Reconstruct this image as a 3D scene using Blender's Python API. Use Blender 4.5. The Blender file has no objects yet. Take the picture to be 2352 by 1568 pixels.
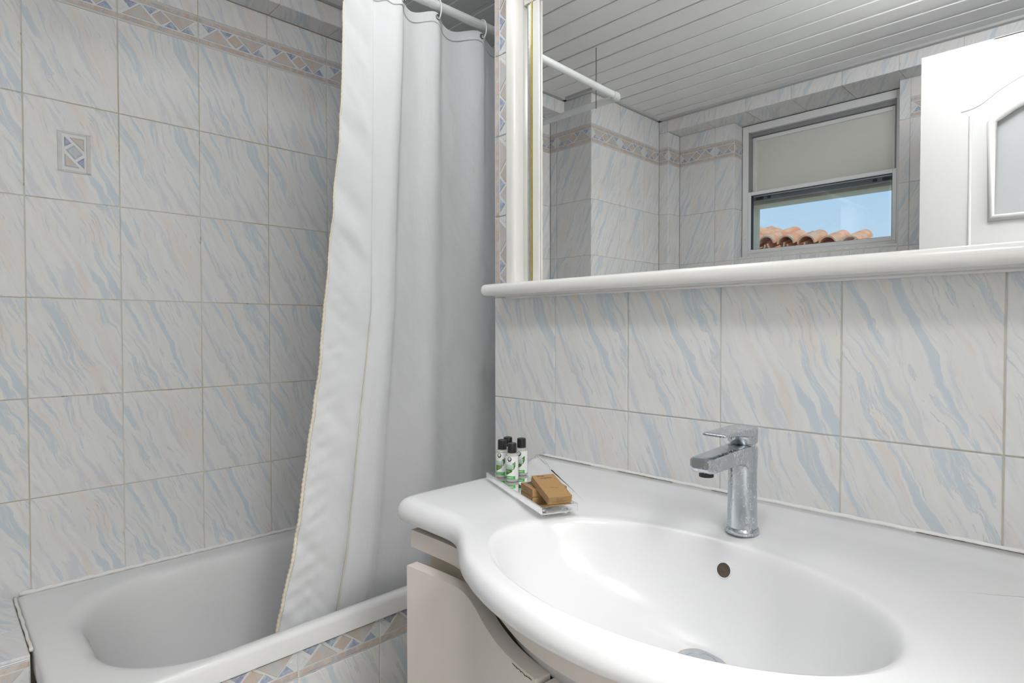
import bpy, bmesh, math, random
from mathutils import Vector, Matrix, noise
from mathutils.bvhtree import BVHTree
from math import sin, cos, pi, radians, sqrt, atan2

# ------------------------------------------------------------------ camera, sky, sun, exposure
S = bpy.context.scene
COL = S.collection
CZ = 1.16                                    # eye height; heights below are given from it
cam_d = bpy.data.cameras.new('camera')
cam_d.sensor_width = 36.0
cam_d.lens = 20.836
cam_d.clip_start = 0.02
cam = bpy.data.objects.new('camera', cam_d)
COL.objects.link(cam)
cam.matrix_world = Matrix(((0.7017087, -0.0140050, 0.7123263, 0.0),
                           (0.7124627, 0.0156885, -0.7015346, 0.0),
                           (-0.0013504, 0.9997788, 0.0209868, CZ),
                           (0, 0, 0, 1)))
S.camera = cam

world = bpy.data.worlds.new('sky_world')
S.world = world
world.use_nodes = True
wn = world.node_tree
wn.nodes.clear()
w_out = wn.nodes.new('ShaderNodeOutputWorld')
w_bg = wn.nodes.new('ShaderNodeBackground')
w_tc = wn.nodes.new('ShaderNodeTexCoord')
w_sep = wn.nodes.new('ShaderNodeSeparateXYZ')
w_rmp = wn.nodes.new('ShaderNodeValToRGB')
w_rmp.color_ramp.elements[0].position = 0.0
w_rmp.color_ramp.elements[0].color = (0.62, 0.80, 0.95, 1)
w_rmp.color_ramp.elements[1].position = 0.6
w_rmp.color_ramp.elements[1].color = (0.22, 0.46, 0.85, 1)
wn.links.new(w_tc.outputs['Generated'], w_sep.inputs[0])
wn.links.new(w_sep.outputs['Z'], w_rmp.inputs[0])
wn.links.new(w_rmp.outputs[0], w_bg.inputs[0])
w_bg.inputs[1].default_value = 1.0
wn.links.new(w_bg.outputs[0], w_out.inputs[0])

sun_d = bpy.data.lights.new('sun', 'SUN')
sun_d.energy = 2.6
sun_d.angle = 0.01
sun_d.color = (1.0, 0.95, 0.86)
sun = bpy.data.objects.new('sun', sun_d)
COL.objects.link(sun)
sun.rotation_euler = Vector((0.62, 0.30, 0.80)).to_track_quat('Z', 'Y').to_euler()

BOUNCE_LAMP = 23.5          # emission of the added lamp standing in for flash bounced off the ceiling
PANEL_FILL = 9.0           # emission of the unseen panel added as fill light beside the bath
HALL_FILL = 58.0             # emission of the unseen lamp added in the hall as fill light
S.view_settings.view_transform = 'Standard'
S.view_settings.look = 'None'
S.view_settings.exposure = 0.08
S.view_settings.gamma = 1.0
S.view_settings.use_curve_mapping = False

# ------------------------------------------------------------------ helpers
random.seed(7)


def P(x, y, z):
    return Vector((x, y, z + CZ))


def link(o, parent=None):
    COL.objects.link(o)
    if parent is not None:
        o.parent = parent
        o.matrix_parent_inverse = parent_inv(parent)
    return o


def parent_inv(p):
    m = p.matrix_basis.copy()
    q = p.parent
    if q is not None:
        m = q.matrix_basis @ p.matrix_parent_inverse @ m if q.parent is None else \
            q.parent.matrix_basis @ q.matrix_parent_inverse @ q.matrix_basis @ p.matrix_parent_inverse @ m
    return m.inverted()


def mesh_obj(name, verts, faces, mats, parent=None, smooth=False, fmat=None, matrix=None):
    me = bpy.data.meshes.new(name)
    me.from_pydata([tuple(v) for v in verts], [], faces)
    if not isinstance(mats, (list, tuple)):
        mats = [mats]
    for m in mats:
        me.materials.append(m)
    if fmat:
        for p, i in zip(me.polygons, fmat):
            p.material_index = i
    fix_normals(me)
    if smooth:
        for p in me.polygons:
            p.use_smooth = True
    o = bpy.data.objects.new(name, me)
    if matrix is not None:
        o.matrix_basis = matrix
    return link(o, parent)


def fix_normals(me):
    b = bmesh.new()
    b.from_mesh(me)
    bmesh.ops.recalc_face_normals(b, faces=b.faces[:])
    b.to_mesh(me)
    b.free()


def bm_obj(name, bm, mats, parent=None, smooth=None, matrix=None):
    me = bpy.data.meshes.new(name)
    bmesh.ops.recalc_face_normals(bm, faces=bm.faces[:])
    bm.to_mesh(me)
    bm.free()
    if not isinstance(mats, (list, tuple)):
        mats = [mats]
    for m in mats:
        me.materials.append(m)
    if smooth is not None:
        me.shade_smooth() if False else None
        for p in me.polygons:
            p.use_smooth = True
        if smooth < 3.0:
            set_sharp(me, smooth)
        if smooth < 1.0:
            for p in me.polygons:            # flat sides stay flat, only rounded edges shade smoothly
                if max(abs(c) for c in p.normal) > 0.9995:
                    p.use_smooth = False
    o = bpy.data.objects.new(name, me)
    if matrix is not None:
        o.matrix_basis = matrix
    return link(o, parent)


def set_sharp(me, ang):
    b = bmesh.new()
    b.from_mesh(me)
    for e in b.edges:
        if len(e.link_faces) == 2 and e.calc_face_angle(0.0) > ang:
            e.smooth = False
    b.to_mesh(me)
    b.free()


def add_box(bm, lo, hi, bevel=0.0, seg=2):
    lo, hi = Vector(lo), Vector(hi)
    r = bmesh.ops.create_cube(bm, size=1.0)
    vs = r['verts']
    c, d = (lo + hi) / 2, hi - lo
    for v in vs:
        v.co = Vector((v.co.x * d.x + c.x, v.co.y * d.y + c.y, v.co.z * d.z + c.z))
    if bevel > 0:
        es = list({e for v in vs for e in v.link_edges})
        bmesh.ops.bevel(bm, geom=es, offset=bevel, segments=seg, profile=0.5, affect='EDGES')


def box(name, lo, hi, mat, parent=None, bevel=0.0, seg=2):
    """box given with heights from eye level"""
    bm = bmesh.new()
    add_box(bm, P(*lo), P(*hi), bevel, seg)
    return bm_obj(name, bm, mat, parent, 0.6 if bevel else None)


def boxes(name, lst, mat, parent=None, bevel=0.0):
    bm = bmesh.new()
    for lo, hi in lst:
        add_box(bm, P(*lo), P(*hi), bevel)
    return bm_obj(name, bm, mat, parent, 0.6 if bevel else None)


def empty(name, loc, label=None, cat=None, group=None, kind=None):
    o = bpy.data.objects.new(name, None)
    o.empty_display_size = 0.05
    o.location = loc
    COL.objects.link(o)
    tag(o, label, cat, group, kind)
    return o


def tag(o, label=None, cat=None, group=None, kind=None):
    if label:
        o['label'] = label
    if cat:
        o['category'] = cat
    if group:
        o['group'] = group
    if kind:
        o['kind'] = kind
    return o


def lathe(name, prof, center, mat, parent=None, n=40, smooth=0.7, axis='Z', caps=True):
    """prof: list of (radius, height)"""
    V, F = [], []
    for r, h in prof:
        for i in range(n):
            a = 2 * pi * i / n
            V.append((r * cos(a), r * sin(a), h))
    for j in range(len(prof) - 1):
        for i in range(n):
            k = (i + 1) % n
            F.append((j * n + i, j * n + k, (j + 1) * n + k, (j + 1) * n + i))
    if caps:
        F.append(tuple(range(n - 1, -1, -1)))
        F.append(tuple((len(prof) - 1) * n + i for i in range(n)))
    bm = bmesh.new()
    vs = [bm.verts.new(v) for v in V]
    for f in F:
        try:
            bm.faces.new([vs[i] for i in f])
        except ValueError:
            pass
    bmesh.ops.remove_doubles(bm, verts=bm.verts[:], dist=1e-6)
    c = Vector(center)
    for v in bm.verts:
        if axis == 'Y':
            v.co = Vector((v.co.x, v.co.z, v.co.y))
        elif axis == 'X':
            v.co = Vector((v.co.z, v.co.x, v.co.y))
        v.co += c
    return bm_obj(name, bm, mat, parent, smooth)


def tube(bm, pts, r, n=12, closed=False, rad=None):
    pts = [Vector(p) for p in pts]
    rings = []
    up = None
    N = len(pts)
    for i, p in enumerate(pts):
        if closed:
            t = (pts[(i + 1) % N] - pts[i - 1]).normalized()
        else:
            t = (pts[min(i + 1, N - 1)] - pts[max(i - 1, 0)]).normalized()
        if up is None:
            up = t.orthogonal().normalized()
        up = (up - t * up.dot(t)).normalized()
        b = t.cross(up)
        rr = rad[i] if rad else r
        rings.append([bm.verts.new(p + (up * cos(2 * pi * k / n) + b * sin(2 * pi * k / n)) * rr) for k in range(n)])
    for i in range(N - (0 if closed else 1)):
        A, B = rings[i], rings[(i + 1) % N]
        for k in range(n):
            bm.faces.new((A[k], A[(k + 1) % n], B[(k + 1) % n], B[k]))
    if not closed:
        bm.faces.new(rings[0][::-1])
        bm.faces.new(rings[-1])


def spline(pts, n):
    """resample a Catmull-Rom curve through 2-D or 3-D points to n points even in length"""
    pts = [Vector(p) for p in pts]
    d = []
    for i in range(len(pts) - 1):
        p0, p1, p2, p3 = pts[max(i - 1, 0)], pts[i], pts[i + 1], pts[min(i + 2, len(pts) - 1)]
        for k in range(24):
            t = k / 24
            d.append(0.5 * ((2 * p1) + (p2 - p0) * t + (2 * p0 - 5 * p1 + 4 * p2 - p3) * t * t + (3 * p1 - p0 - 3 * p2 + p3) * t ** 3))
    d.append(pts[-1])
    L = [0.0]
    for a, b in zip(d, d[1:]):
        L.append(L[-1] + (b - a).length)
    out, j = [], 0
    for i in range(n):
        s = L[-1] * i / (n - 1)
        while j < len(L) - 2 and L[j + 1] < s:
            j += 1
        u = (s - L[j]) / max(L[j + 1] - L[j], 1e-9)
        out.append(d[j].lerp(d[j + 1], min(max(u, 0), 1)))
    return out


def lerp_table(tab, x):
    if x <= tab[0][0]:
        return tab[0][1]
    for (a, va), (b, vb) in zip(tab, tab[1:]):
        if x <= b:
            return va + (vb - va) * (x - a) / (b - a)
    return tab[-1][1]


def smoothstep(a, b, x):
    t = min(max((x - a) / (b - a), 0), 1)
    return t * t * (3 - 2 * t)


# ------------------------------------------------------------------ materials
def new_mat(name):
    m = bpy.data.materials.new(name)
    m.use_nodes = True
    nt = m.node_tree
    return m, nt, nt.nodes['Principled BSDF'], nt.nodes['Material Output']


class G:
    """tiny node-graph helper"""
    def __init__(s, nt):
        s.nt = nt

    def n(s, t, **kw):
        nd = s.nt.nodes.new(t)
        for k, v in kw.items():
            setattr(nd, k, v)
        return nd

    def l(s, a, b):
        s.nt.links.new(a, b)

    def math(s, op, a, b=None, clamp=False):
        nd = s.n('ShaderNodeMath', operation=op)
        nd.use_clamp = clamp
        for i, x in enumerate((a, b)):
            if x is None:
                continue
            if isinstance(x, (int, float)):
                nd.inputs[i].default_value = x
            else:
                s.l(x, nd.inputs[i])
        return nd.outputs[0]

    def noise(s, vec, scale, detail=3.0, rough=0.5, dist=0.0):
        nd = s.n('ShaderNodeTexNoise')
        nd.inputs['Scale'].default_value = scale
        nd.inputs['Detail'].default_value = detail
        nd.inputs['Roughness'].default_value = rough
        nd.inputs['Distortion'].default_value = dist
        s.l(vec, nd.inputs['Vector'])
        return nd.outputs['Fac']

    def ramp(s, f, a, b, lo=0.0, hi=1.0):
        nd = s.n('ShaderNodeMapRange', interpolation_type='SMOOTHSTEP')
        nd.inputs[1].default_value = a
        nd.inputs[2].default_value = b
        nd.inputs[3].default_value = lo
        nd.inputs[4].default_value = hi
        s.l(f, nd.inputs[0])
        return nd.outputs[0]

    def mix(s, f, a, b):
        nd = s.n('ShaderNodeMix', data_type='RGBA')
        if isinstance(f, (int, float)):
            nd.inputs[0].default_value = f
        else:
            s.l(f, nd.inputs[0])
        for x, i in ((a, 6), (b, 7)):
            if isinstance(x, tuple):
                nd.inputs[i].default_value = (*x, 1)
            else:
                s.l(x, nd.inputs[i])
        return nd.outputs[2]

    def coords(s, kind='Object'):
        return s.n('ShaderNodeTexCoord').outputs[kind]

    def mapping(s, vec, rot=(0, 0, 0), scale=(1, 1, 1), loc=(0, 0, 0)):
        nd = s.n('ShaderNodeMapping')
        nd.inputs['Rotation'].default_value = rot
        nd.inputs['Scale'].default_value = scale
        nd.inputs['Location'].default_value = loc
        s.l(vec, nd.inputs['Vector'])
        return nd.outputs[0]

    def bump(s, h, strength, dist, target):
        nd = s.n('ShaderNodeBump')
        nd.inputs['Strength'].default_value = strength
        nd.inputs['Distance'].default_value = dist
        s.l(h, nd.inputs['Height'])
        s.l(nd.outputs[0], target)


def plain(name, col, rough=0.5, metal=0.0, var=0.06, vscale=30.0, bump=0.0, coat=0.0, spec=0.5, kind='Object'):
    m, nt, b, o = new_mat(name)
    g = G(nt)
    v = g.coords(kind)
    f = g.noise(v, vscale, 4.0, 0.6)
    hi = tuple(min(c * (1 + var), 1) for c in col)
    lo = tuple(c * (1 - var) for c in col)
    g.l(g.mix(f, lo, hi), b.inputs['Base Color'])
    b.inputs['Roughness'].default_value = rough
    b.inputs['Metallic'].default_value = metal
    b.inputs['Specular IOR Level'].default_value = spec
    if coat:
        b.inputs['Coat Weight'].default_value = coat
        b.inputs['Coat Roughness'].default_value = 0.08
    if bump:
        g.bump(f, 0.4, bump, b.inputs['Normal'])
    return m


def marble_tile():
    m, nt, b, o = new_mat('marbled_tile_glaze')
    g = G(nt)
    rnd = g.n('ShaderNodeObjectInfo').outputs['Random']
    k = g.math('FLOOR', g.math('MULTIPLY', rnd, 6.0))
    off = g.n('ShaderNodeCombineXYZ')
    g.l(g.math('MULTIPLY', k, 1.37), off.inputs[0])
    g.l(g.math('MULTIPLY', k, 2.11), off.inputs[1])
    g.l(g.math('MULTIPLY', k, 0.73), off.inputs[2])
    add = g.n('ShaderNodeVectorMath', operation='ADD')
    g.l(g.coords(), add.inputs[0])
    g.l(off.outputs[0], add.inputs[1])
    v = add.outputs[0]
    # a slow wobble, then stretch along the vein direction
    wob = g.n('ShaderNodeTexNoise')
    wob.inputs['Scale'].default_value = 9.0
    wob.inputs['Detail'].default_value = 3.0
    g.l(v, wob.inputs['Vector'])
    sub = g.n('ShaderNodeVectorMath', operation='SUBTRACT')
    g.l(wob.outputs['Color'], sub.inputs[0])
    sub.inputs[1].default_value = (0.5, 0.5, 0.5)
    sc = g.n('ShaderNodeVectorMath', operation='SCALE')
    g.l(sub.outputs[0], sc.inputs[0])
    sc.inputs['Scale'].default_value = 0.05
    ad2 = g.n('ShaderNodeVectorMath', operation='ADD')
    g.l(v, ad2.inputs[0])
    g.l(sc.outputs[0], ad2.inputs[1])
    v2 = ad2.outputs[0]
    rot = (0, 0, radians(-24.0))

    def layer(sx, sy, loc, scale=1.0, det=3.0, rough=0.6, dist=0.25):
        r = g.mapping(v2, rot=rot)
        q = g.mapping(r, scale=(sx, sy, 1), loc=loc)
        return g.noise(q, scale, det, rough, dist)

    fib = layer(70, 4.5, (3, 1, 0), det=3)
    col = g.mix(g.ramp(fib, 0.35, 0.65), (0.765, 0.762, 0.757), (0.730, 0.728, 0.728))
    pk = layer(28, 4.0, (7, 4, 0), det=5)
    col = g.mix(g.ramp(pk, 0.54, 0.67, 0, 0.60), col, (0.760, 0.665, 0.605))       # pink-beige drifts
    col = g.mix(g.ramp(pk, 0.44, 0.35, 0, 0.40), col, (0.735, 0.700, 0.635))       # sand drifts
    bl = layer(44, 4.2, (17, 3, 0), det=6, rough=0.62, dist=0.45)
    col = g.mix(g.ramp(bl, 0.45, 0.36, 0, 0.60), col, (0.610, 0.620, 0.665))       # violet grey
    col = g.mix(g.ramp(bl, 0.550, 0.61, 0, 0.80), col, (0.545, 0.620, 0.680))      # blue patches
    # fine dark threads along the drifts
    thr = g.math('ABSOLUTE', g.math('SUBTRACT', bl, 0.560))
    msk = g.ramp(layer(16, 4, (5, 21, 0), det=2), 0.42, 0.56)
    col = g.mix(g.math('MULTIPLY', g.ramp(thr, 0.0, 0.016, 0.55, 0.0), msk), col, (0.43, 0.48, 0.56))
    g.l(col, b.inputs['Base Color'])
    b.inputs['Roughness'].default_value = 0.36
    b.inputs['Specular IOR Level'].default_value = 0.30
    g.bump(g.noise(v, 60.0, 2.0), 0.08, 0.001, b.inputs['Normal'])
    return m


def mottle(name, a, bcol, c, scale=60, rough=0.2):
    m, nt, b, o = new_mat(name)
    g = G(nt)
    rnd = g.n('ShaderNodeObjectInfo').outputs['Random']
    off = g.n('ShaderNodeCombineXYZ')
    g.l(g.math('MULTIPLY', rnd, 9.0), off.inputs[0])
    add = g.n('ShaderNodeVectorMath', operation='ADD')
    g.l(g.coords(), add.inputs[0])
    g.l(off.outputs[0], add.inputs[1])
    v = add.outputs[0]
    q = g.mapping(v, rot=(0, 0, 0.5), scale=(1, 0.45, 1))
    col = g.mix(g.ramp(g.noise(q, scale, 3, 0.6), 0.38, 0.62), a, bcol)
    col = g.mix(g.ramp(g.noise(v, scale * 0.7, 4, 0.6, 0.5), 0.52, 0.64), col, c)
    g.l(col, b.inputs['Base Color'])
    b.inputs['Roughness'].default_value = rough
    return m


def grout(name, clean, stain, lo, hi, dark=True):
    m, nt, b, o = new_mat(name)
    g = G(nt)
    v = g.coords('Generated')
    w = g.n('ShaderNodeNewGeometry').outputs['Position']
    col = g.mix(g.ramp(g.noise(w, 3.0, 3, 0.6), lo, hi), clean, stain)
    if dark:
        col = g.mix(g.ramp(g.noise(w, 22.0, 4, 0.65), 0.64, 0.70, 0, 0.8), col, (0.20, 0.14, 0.07))
    g.l(col, b.inputs['Base Color'])
    b.inputs['Roughness'].default_value = 0.9
    g.bump(g.noise(w, 400.0, 2), 0.4, 0.0006, b.inputs['Normal'])
    return m


M = {}
M['tile'] = marble_tile()
M['grout'] = grout('white_grout', (0.66, 0.645, 0.60), (0.56, 0.52, 0.42), 0.45, 0.7, False)
M['grout_stained'] = grout('stained_grout', (0.68, 0.655, 0.575), (0.56, 0.47, 0.29), 0.45, 0.66)
M['border_white'] = plain('border_tile_white', (0.69, 0.70, 0.70), 0.2, vscale=60)
M['border_brown'] = mottle('border_stripe_brown', (0.57, 0.44, 0.36), (0.61, 0.56, 0.52), (0.45, 0.46, 0.52), 55)
M['border_blue'] = mottle('border_blue', (0.30, 0.34, 0.47), (0.42, 0.47, 0.57), (0.52, 0.55, 0.60), 90)
M['border_grey'] = mottle('border_grey_brown', (0.56, 0.54, 0.52), (0.56, 0.49, 0.43), (0.51, 0.53, 0.55), 45)
M['border_rust'] = mottle('border_diamond_brown', (0.55, 0.45, 0.38), (0.57, 0.50, 0.44), (0.49, 0.47, 0.47), 50)
M['border_pale_frame'] = mottle('border_pale_frame', (0.60, 0.60, 0.59), (0.62, 0.57, 0.52), (0.53, 0.56, 0.60), 80)
M['border_pale'] = mottle('border_pale_blue', (0.50, 0.54, 0.58), (0.56, 0.58, 0.60), (0.46, 0.50, 0.56), 90)
M['border_line'] = plain('border_thin_line', (0.36, 0.35, 0.33), 0.4)
M['enamel'] = plain('bath_enamel', (0.76, 0.76, 0.755), 0.12, var=0.01, vscale=4, spec=0.5)
M['ceramic'] = plain('basin_ceramic', (0.705, 0.706, 0.708), 0.22, var=0.008, vscale=4, spec=0.4)
M['plastic_white'] = plain('white_plastic', (0.74, 0.74, 0.72), 0.3, var=0.02)
M['rod'] = plain('rod_plastic', (0.70, 0.72, 0.72), 0.28, var=0.02)
M['frame_paint'] = plain('mirror_frame_paint', (0.80, 0.79, 0.755), 0.25, var=0.03, vscale=9)
M['door_paint'] = plain('door_paint', (0.58, 0.58, 0.57), 0.4, var=0.01)
M['plank'] = plain('ceiling_plank_lacquer', (0.80, 0.803, 0.803), 0.5, var=0.03, vscale=12)
M['ceiling_gap'] = plain('ceiling_void', (0.12, 0.12, 0.12), 0.9)
M['cornice'] = plain('ceiling_cornice', (0.52, 0.52, 0.52), 0.5)
M['alu'] = plain('window_aluminium', (0.80, 0.80, 0.80), 0.35, var=0.02, spec=0.5)
M['alu_grey'] = plain('shutter_grey', (0.27, 0.27, 0.28), 0.5)
M['seal_black'] = plain('rubber_seal', (0.02, 0.02, 0.025), 0.6)
M['caulk'] = grout('caulk', (0.80, 0.79, 0.77), (0.74, 0.67, 0.42), 0.57, 0.68, False)
M['caulk_clean'] = plain('caulk_white', (0.78, 0.78, 0.76), 0.5, var=0.03)
M['plaster'] = plain('outside_plaster', (0.60, 0.54, 0.40), 0.9, vscale=50, bump=0.002)
M['wall_plain'] = plain('hall_paint', (0.80, 0.79, 0.76), 0.8)
M['floor'] = plain('floor_tile', (0.74, 0.73, 0.71), 0.3, vscale=14)
M['black_cap'] = plain('black_plastic', (0.012, 0.012, 0.013), 0.4, var=0.2)
M['kraft'] = plain('kraft_card', (0.335, 0.20, 0.08), 0.75, var=0.16, vscale=260, bump=0.0003)
M['kraft_edge'] = plain('kraft_shadow', (0.10, 0.055, 0.02), 0.9)
M['ink'] = plain('brown_ink', (0.085, 0.045, 0.022), 0.8)
M['gold'] = plain('tarnished_gold', (0.55, 0.42, 0.10), 0.35, 0.6, var=0.3, vscale=80)
M['silver'] = plain('silver_bead', (0.62, 0.63, 0.60), 0.25, 0.9, var=0.25, vscale=90)
M['dark_spot'] = plain('tarnish', (0.05, 0.035, 0.03), 0.7, var=0.4, vscale=200)
M['overflow'] = plain('overflow_dark_brown', (0.075, 0.055, 0.04), 0.6, var=0.8, vscale=260)
M['label_white'] = plain('label_paper', (0.78, 0.78, 0.77), 0.4, var=0.01)
M['label_green'] = plain('label_green', (0.05, 0.36, 0.06), 0.4, var=0.1)
M['leaf_green'] = mottle('printed_leaf', (0.015, 0.085, 0.02), (0.06, 0.22, 0.03), (0.20, 0.27, 0.09), 160, 0.4)
M['text_green'] = plain('print_green', (0.12, 0.47, 0.20), 0.4)
M['text_navy'] = plain('print_navy', (0.06, 0.09, 0.15), 0.4)
M['text_white'] = plain('print_white', (0.80, 0.80, 0.78), 0.4)
M['emblem'] = plain('print_charcoal', (0.045, 0.048, 0.055), 0.4, var=0.5, vscale=400)
M['label_pale'] = plain('print_pale', (0.55, 0.63, 0.58), 0.4)
M['terracotta'] = mottle('terracotta', (0.62, 0.27, 0.13), (0.70, 0.40, 0.24), (0.52, 0.38, 0.26), 9, 0.85)
M['hem_thread'] = plain('cream_overlock_thread', (0.72, 0.66, 0.54), 0.9, var=0.1, vscale=300)
M['eyelet'] = plain('eyelet_steel', (0.30, 0.28, 0.25), 0.3, 0.9, var=0.3)
M['chain'] = plain('chain_metal', (0.14, 0.13, 0.12), 0.4, 0.7)


def cabinet_paint():
    m, nt, b, o = new_mat('cabinet_paint')
    g = G(nt)
    w = g.n('ShaderNodeNewGeometry').outputs['Position']
    col = g.mix(g.ramp(g.noise(w, 7.0, 3, 0.6), 0.35, 0.7), (0.700, 0.630, 0.590), (0.670, 0.620, 0.565))
    col = g.mix(g.ramp(g.noise(w, 26.0, 5, 0.65, 0.4), 0.70, 0.73, 0, 0.6), col, (0.70, 0.66, 0.60))
    g.l(col, b.inputs['Base Color'])
    b.inputs['Roughness'].default_value = 0.42
    g.bump(g.noise(w, 40.0, 3), 0.25, 0.002, b.inputs['Normal'])
    return m


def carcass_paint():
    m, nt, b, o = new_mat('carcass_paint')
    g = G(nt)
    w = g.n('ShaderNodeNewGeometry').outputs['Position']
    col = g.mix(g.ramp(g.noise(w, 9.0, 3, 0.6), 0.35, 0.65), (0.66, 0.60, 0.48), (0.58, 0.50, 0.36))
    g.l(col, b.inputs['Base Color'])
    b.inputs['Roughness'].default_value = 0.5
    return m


def chrome():
    m, nt, b, o = new_mat('limescaled_chrome')
    g = G(nt)
    v = g.coords()
    q = g.mapping(v, scale=(1, 1, 0.55))
    s = g.ramp(g.noise(q, 420.0, 5, 0.7, 0.6), 0.48, 0.66)
    big = g.ramp(g.noise(v, 40.0, 3, 0.6), 0.40, 0.60)
    f = g.math('MULTIPLY', s, big)
    g.l(g.mix(f, (0.52, 0.56, 0.60), (0.62, 0.63, 0.62)), b.inputs['Base Color'])
    g.l(g.math('SUBTRACT', 1.0, g.math('MULTIPLY', f, 0.85)), b.inputs['Metallic'])
    g.l(g.math('ADD', g.math('MULTIPLY', f, 0.4), 0.17), b.inputs['Roughness'])
    return m


def fabric():
    m, nt, b, o = new_mat('white_polyester')
    g = G(nt)
    v = g.n('ShaderNodeNewGeometry').outputs['Position']
    w1 = g.noise(g.mapping(v, rot=(0.3, 0, 0), scale=(8, 14, 6)), 1.0, 4, 0.6, 0.8)
    b.inputs['Base Color'].default_value = (0.80, 0.81, 0.82, 1)
    b.inputs['Roughness'].default_value = 0.75
    b.inputs['Specular IOR Level'].default_value = 0.25
    g.bump(w1, 0.35, 0.006, b.inputs['Normal'])
    tr = g.n('ShaderNodeBsdfTranslucent')
    tr.inputs['Color'].default_value = (0.78, 0.79, 0.80, 1)
    mx = g.n('ShaderNodeMixShader')
    mx.inputs[0].default_value = 0.22
    g.l(b.outputs[0], mx.inputs[1])
    g.l(tr.outputs[0], mx.inputs[2])
    g.l(mx.outputs[0], o.inputs[0])
    return m


def mirror_mat():
    m, nt, b, o = new_mat('mirror_silver')
    g = G(nt)
    f = g.noise(g.coords(), 3.0)
    g.l(g.mix(f, (0.955, 0.965, 0.96), (0.965, 0.972, 0.968)), b.inputs['Base Color'])
    b.inputs['Metallic'].default_value = 1.0
    b.inputs['Roughness'].default_value = 0.0
    return m


def thin_glass(name, tint=(0.96, 0.98, 0.98), refl=0.06):
    m, nt, b, o = new_mat(name)
    g = G(nt)
    nt.nodes.remove(b)
    t = g.n('ShaderNodeBsdfTransparent')
    f = g.noise(g.coords(), 5.0)
    g.l(g.mix(f, tint, tuple(min(1, c * 1.02) for c in tint)), t.inputs[0])
    gl = g.n('ShaderNodeBsdfGlossy')
    gl.inputs['Roughness'].default_value = 0.02
    mx = g.n('ShaderNodeMixShader')
    mx.inputs[0].default_value = refl
    g.l(t.outputs[0], mx.inputs[1])
    g.l(gl.outputs[0], mx.inputs[2])
    g.l(mx.outputs[0], o.inputs[0])
    return m


def frosted(name, col, rough=0.35, back=0.6):
    m, nt, b, o = new_mat(name)
    g = G(nt)
    v = g.coords()
    n1 = g.noise(v, 420.0, 3, 0.6)
    n2 = g.noise(v, 4.0, 3, 0.5)
    c = g.mix(n2, tuple(x * 0.95 for x in col), col)
    g.l(c, b.inputs['Base Color'])
    b.inputs['Roughness'].default_value = rough
    g.bump(n1, 0.5, 0.001, b.inputs['Normal'])
    tr = g.n('ShaderNodeBsdfTranslucent')
    g.l(c, tr.inputs[0])
    mx = g.n('ShaderNodeMixShader')
    mx.inputs[0].default_value = back
    g.l(b.outputs[0], mx.inputs[1])
    g.l(tr.outputs[0], mx.inputs[2])
    g.l(mx.outputs[0], o.inputs[0])
    return m


def clear_solid(name, col, rough=0.02, ior=1.45, w=1.0):
    m, nt, b, o = new_mat(name)
    g = G(nt)
    f = g.noise(g.coords(), 20.0)
    g.l(g.mix(f, col, tuple(min(1, c * 1.01) for c in col)), b.inputs['Base Color'])
    b.inputs['Roughness'].default_value = rough
    b.inputs['IOR'].default_value = ior
    b.inputs['Transmission Weight'].default_value = w
    return m


def added_lamp_glass(name, strength, col=(0.985, 0.992, 1.0)):
    m, nt, b, o = new_mat(name)
    g = G(nt)
    e = g.n('ShaderNodeEmission')
    f = g.noise(g.coords(), 8.0)
    g.l(g.mix(f, col, tuple(c * 0.97 for c in col)), e.inputs[0])
    e.inputs[1].default_value = strength
    g.l(e.outputs[0], o.inputs[0])
    return m


M['cabinet'] = cabinet_paint()
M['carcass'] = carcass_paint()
M['chrome'] = chrome()
M['steel'] = plain('drain_steel', (0.42, 0.45, 0.48), 0.4, 0.5, var=0.2, vscale=120)
M['rust'] = plain('rust_ring', (0.62, 0.46, 0.20), 0.7, var=0.4, vscale=120)
M['fabric'] = fabric()
M['mirror'] = mirror_mat()
M['glass'] = thin_glass('window_glass')
M['frost'] = frosted('frosted_window_glass', (0.93, 0.935, 0.87), 0.35, 0.3)
M['frost_door'] = frosted('frosted_door_glass', (0.60, 0.62, 0.63), 0.25, 0.35)
M['acrylic'] = clear_solid('acrylic', (0.98, 0.99, 0.99), 0.02, 1.25)
M['bottle'] = frosted('bottle_plastic', (0.66, 0.66, 0.62), 0.2, 0.4)
M['lamp'] = added_lamp_glass('added_lamp_glass', BOUNCE_LAMP)
M['fill_panel'] = added_lamp_glass('fill_panel_glass', PANEL_FILL)
M['hall_fill_lamp'] = added_lamp_glass('hall_fill_glass', HALL_FILL)

# ------------------------------------------------------------------ room dimensions (heights from eye level)
XL, YM, XE = -1.897, 1.036, -1.115         # left wall, mirror wall, its outer corner
YB, YW = -0.655, -0.765                    # beam front, window wall
XC, YC = -1.650, -0.095                    # pier side, pier front
XR, YF = 0.30, 1.60                        # door wall, far end of the bath alcove
ZB, ZC = 0.996, 1.056                      # beam underside, cornice underside
FL = -CZ
TW, TH = 0.202, 0.252
ROWS = [FL, -0.928, -0.676, -0.424, -0.1725, 0.080, 0.332, 0.584, 0.836]
B0, B1 = 0.836, 0.919
GAP = 0.0022

# ------------------------------------------------------------------ tiles
_tile_cache = {}


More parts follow.
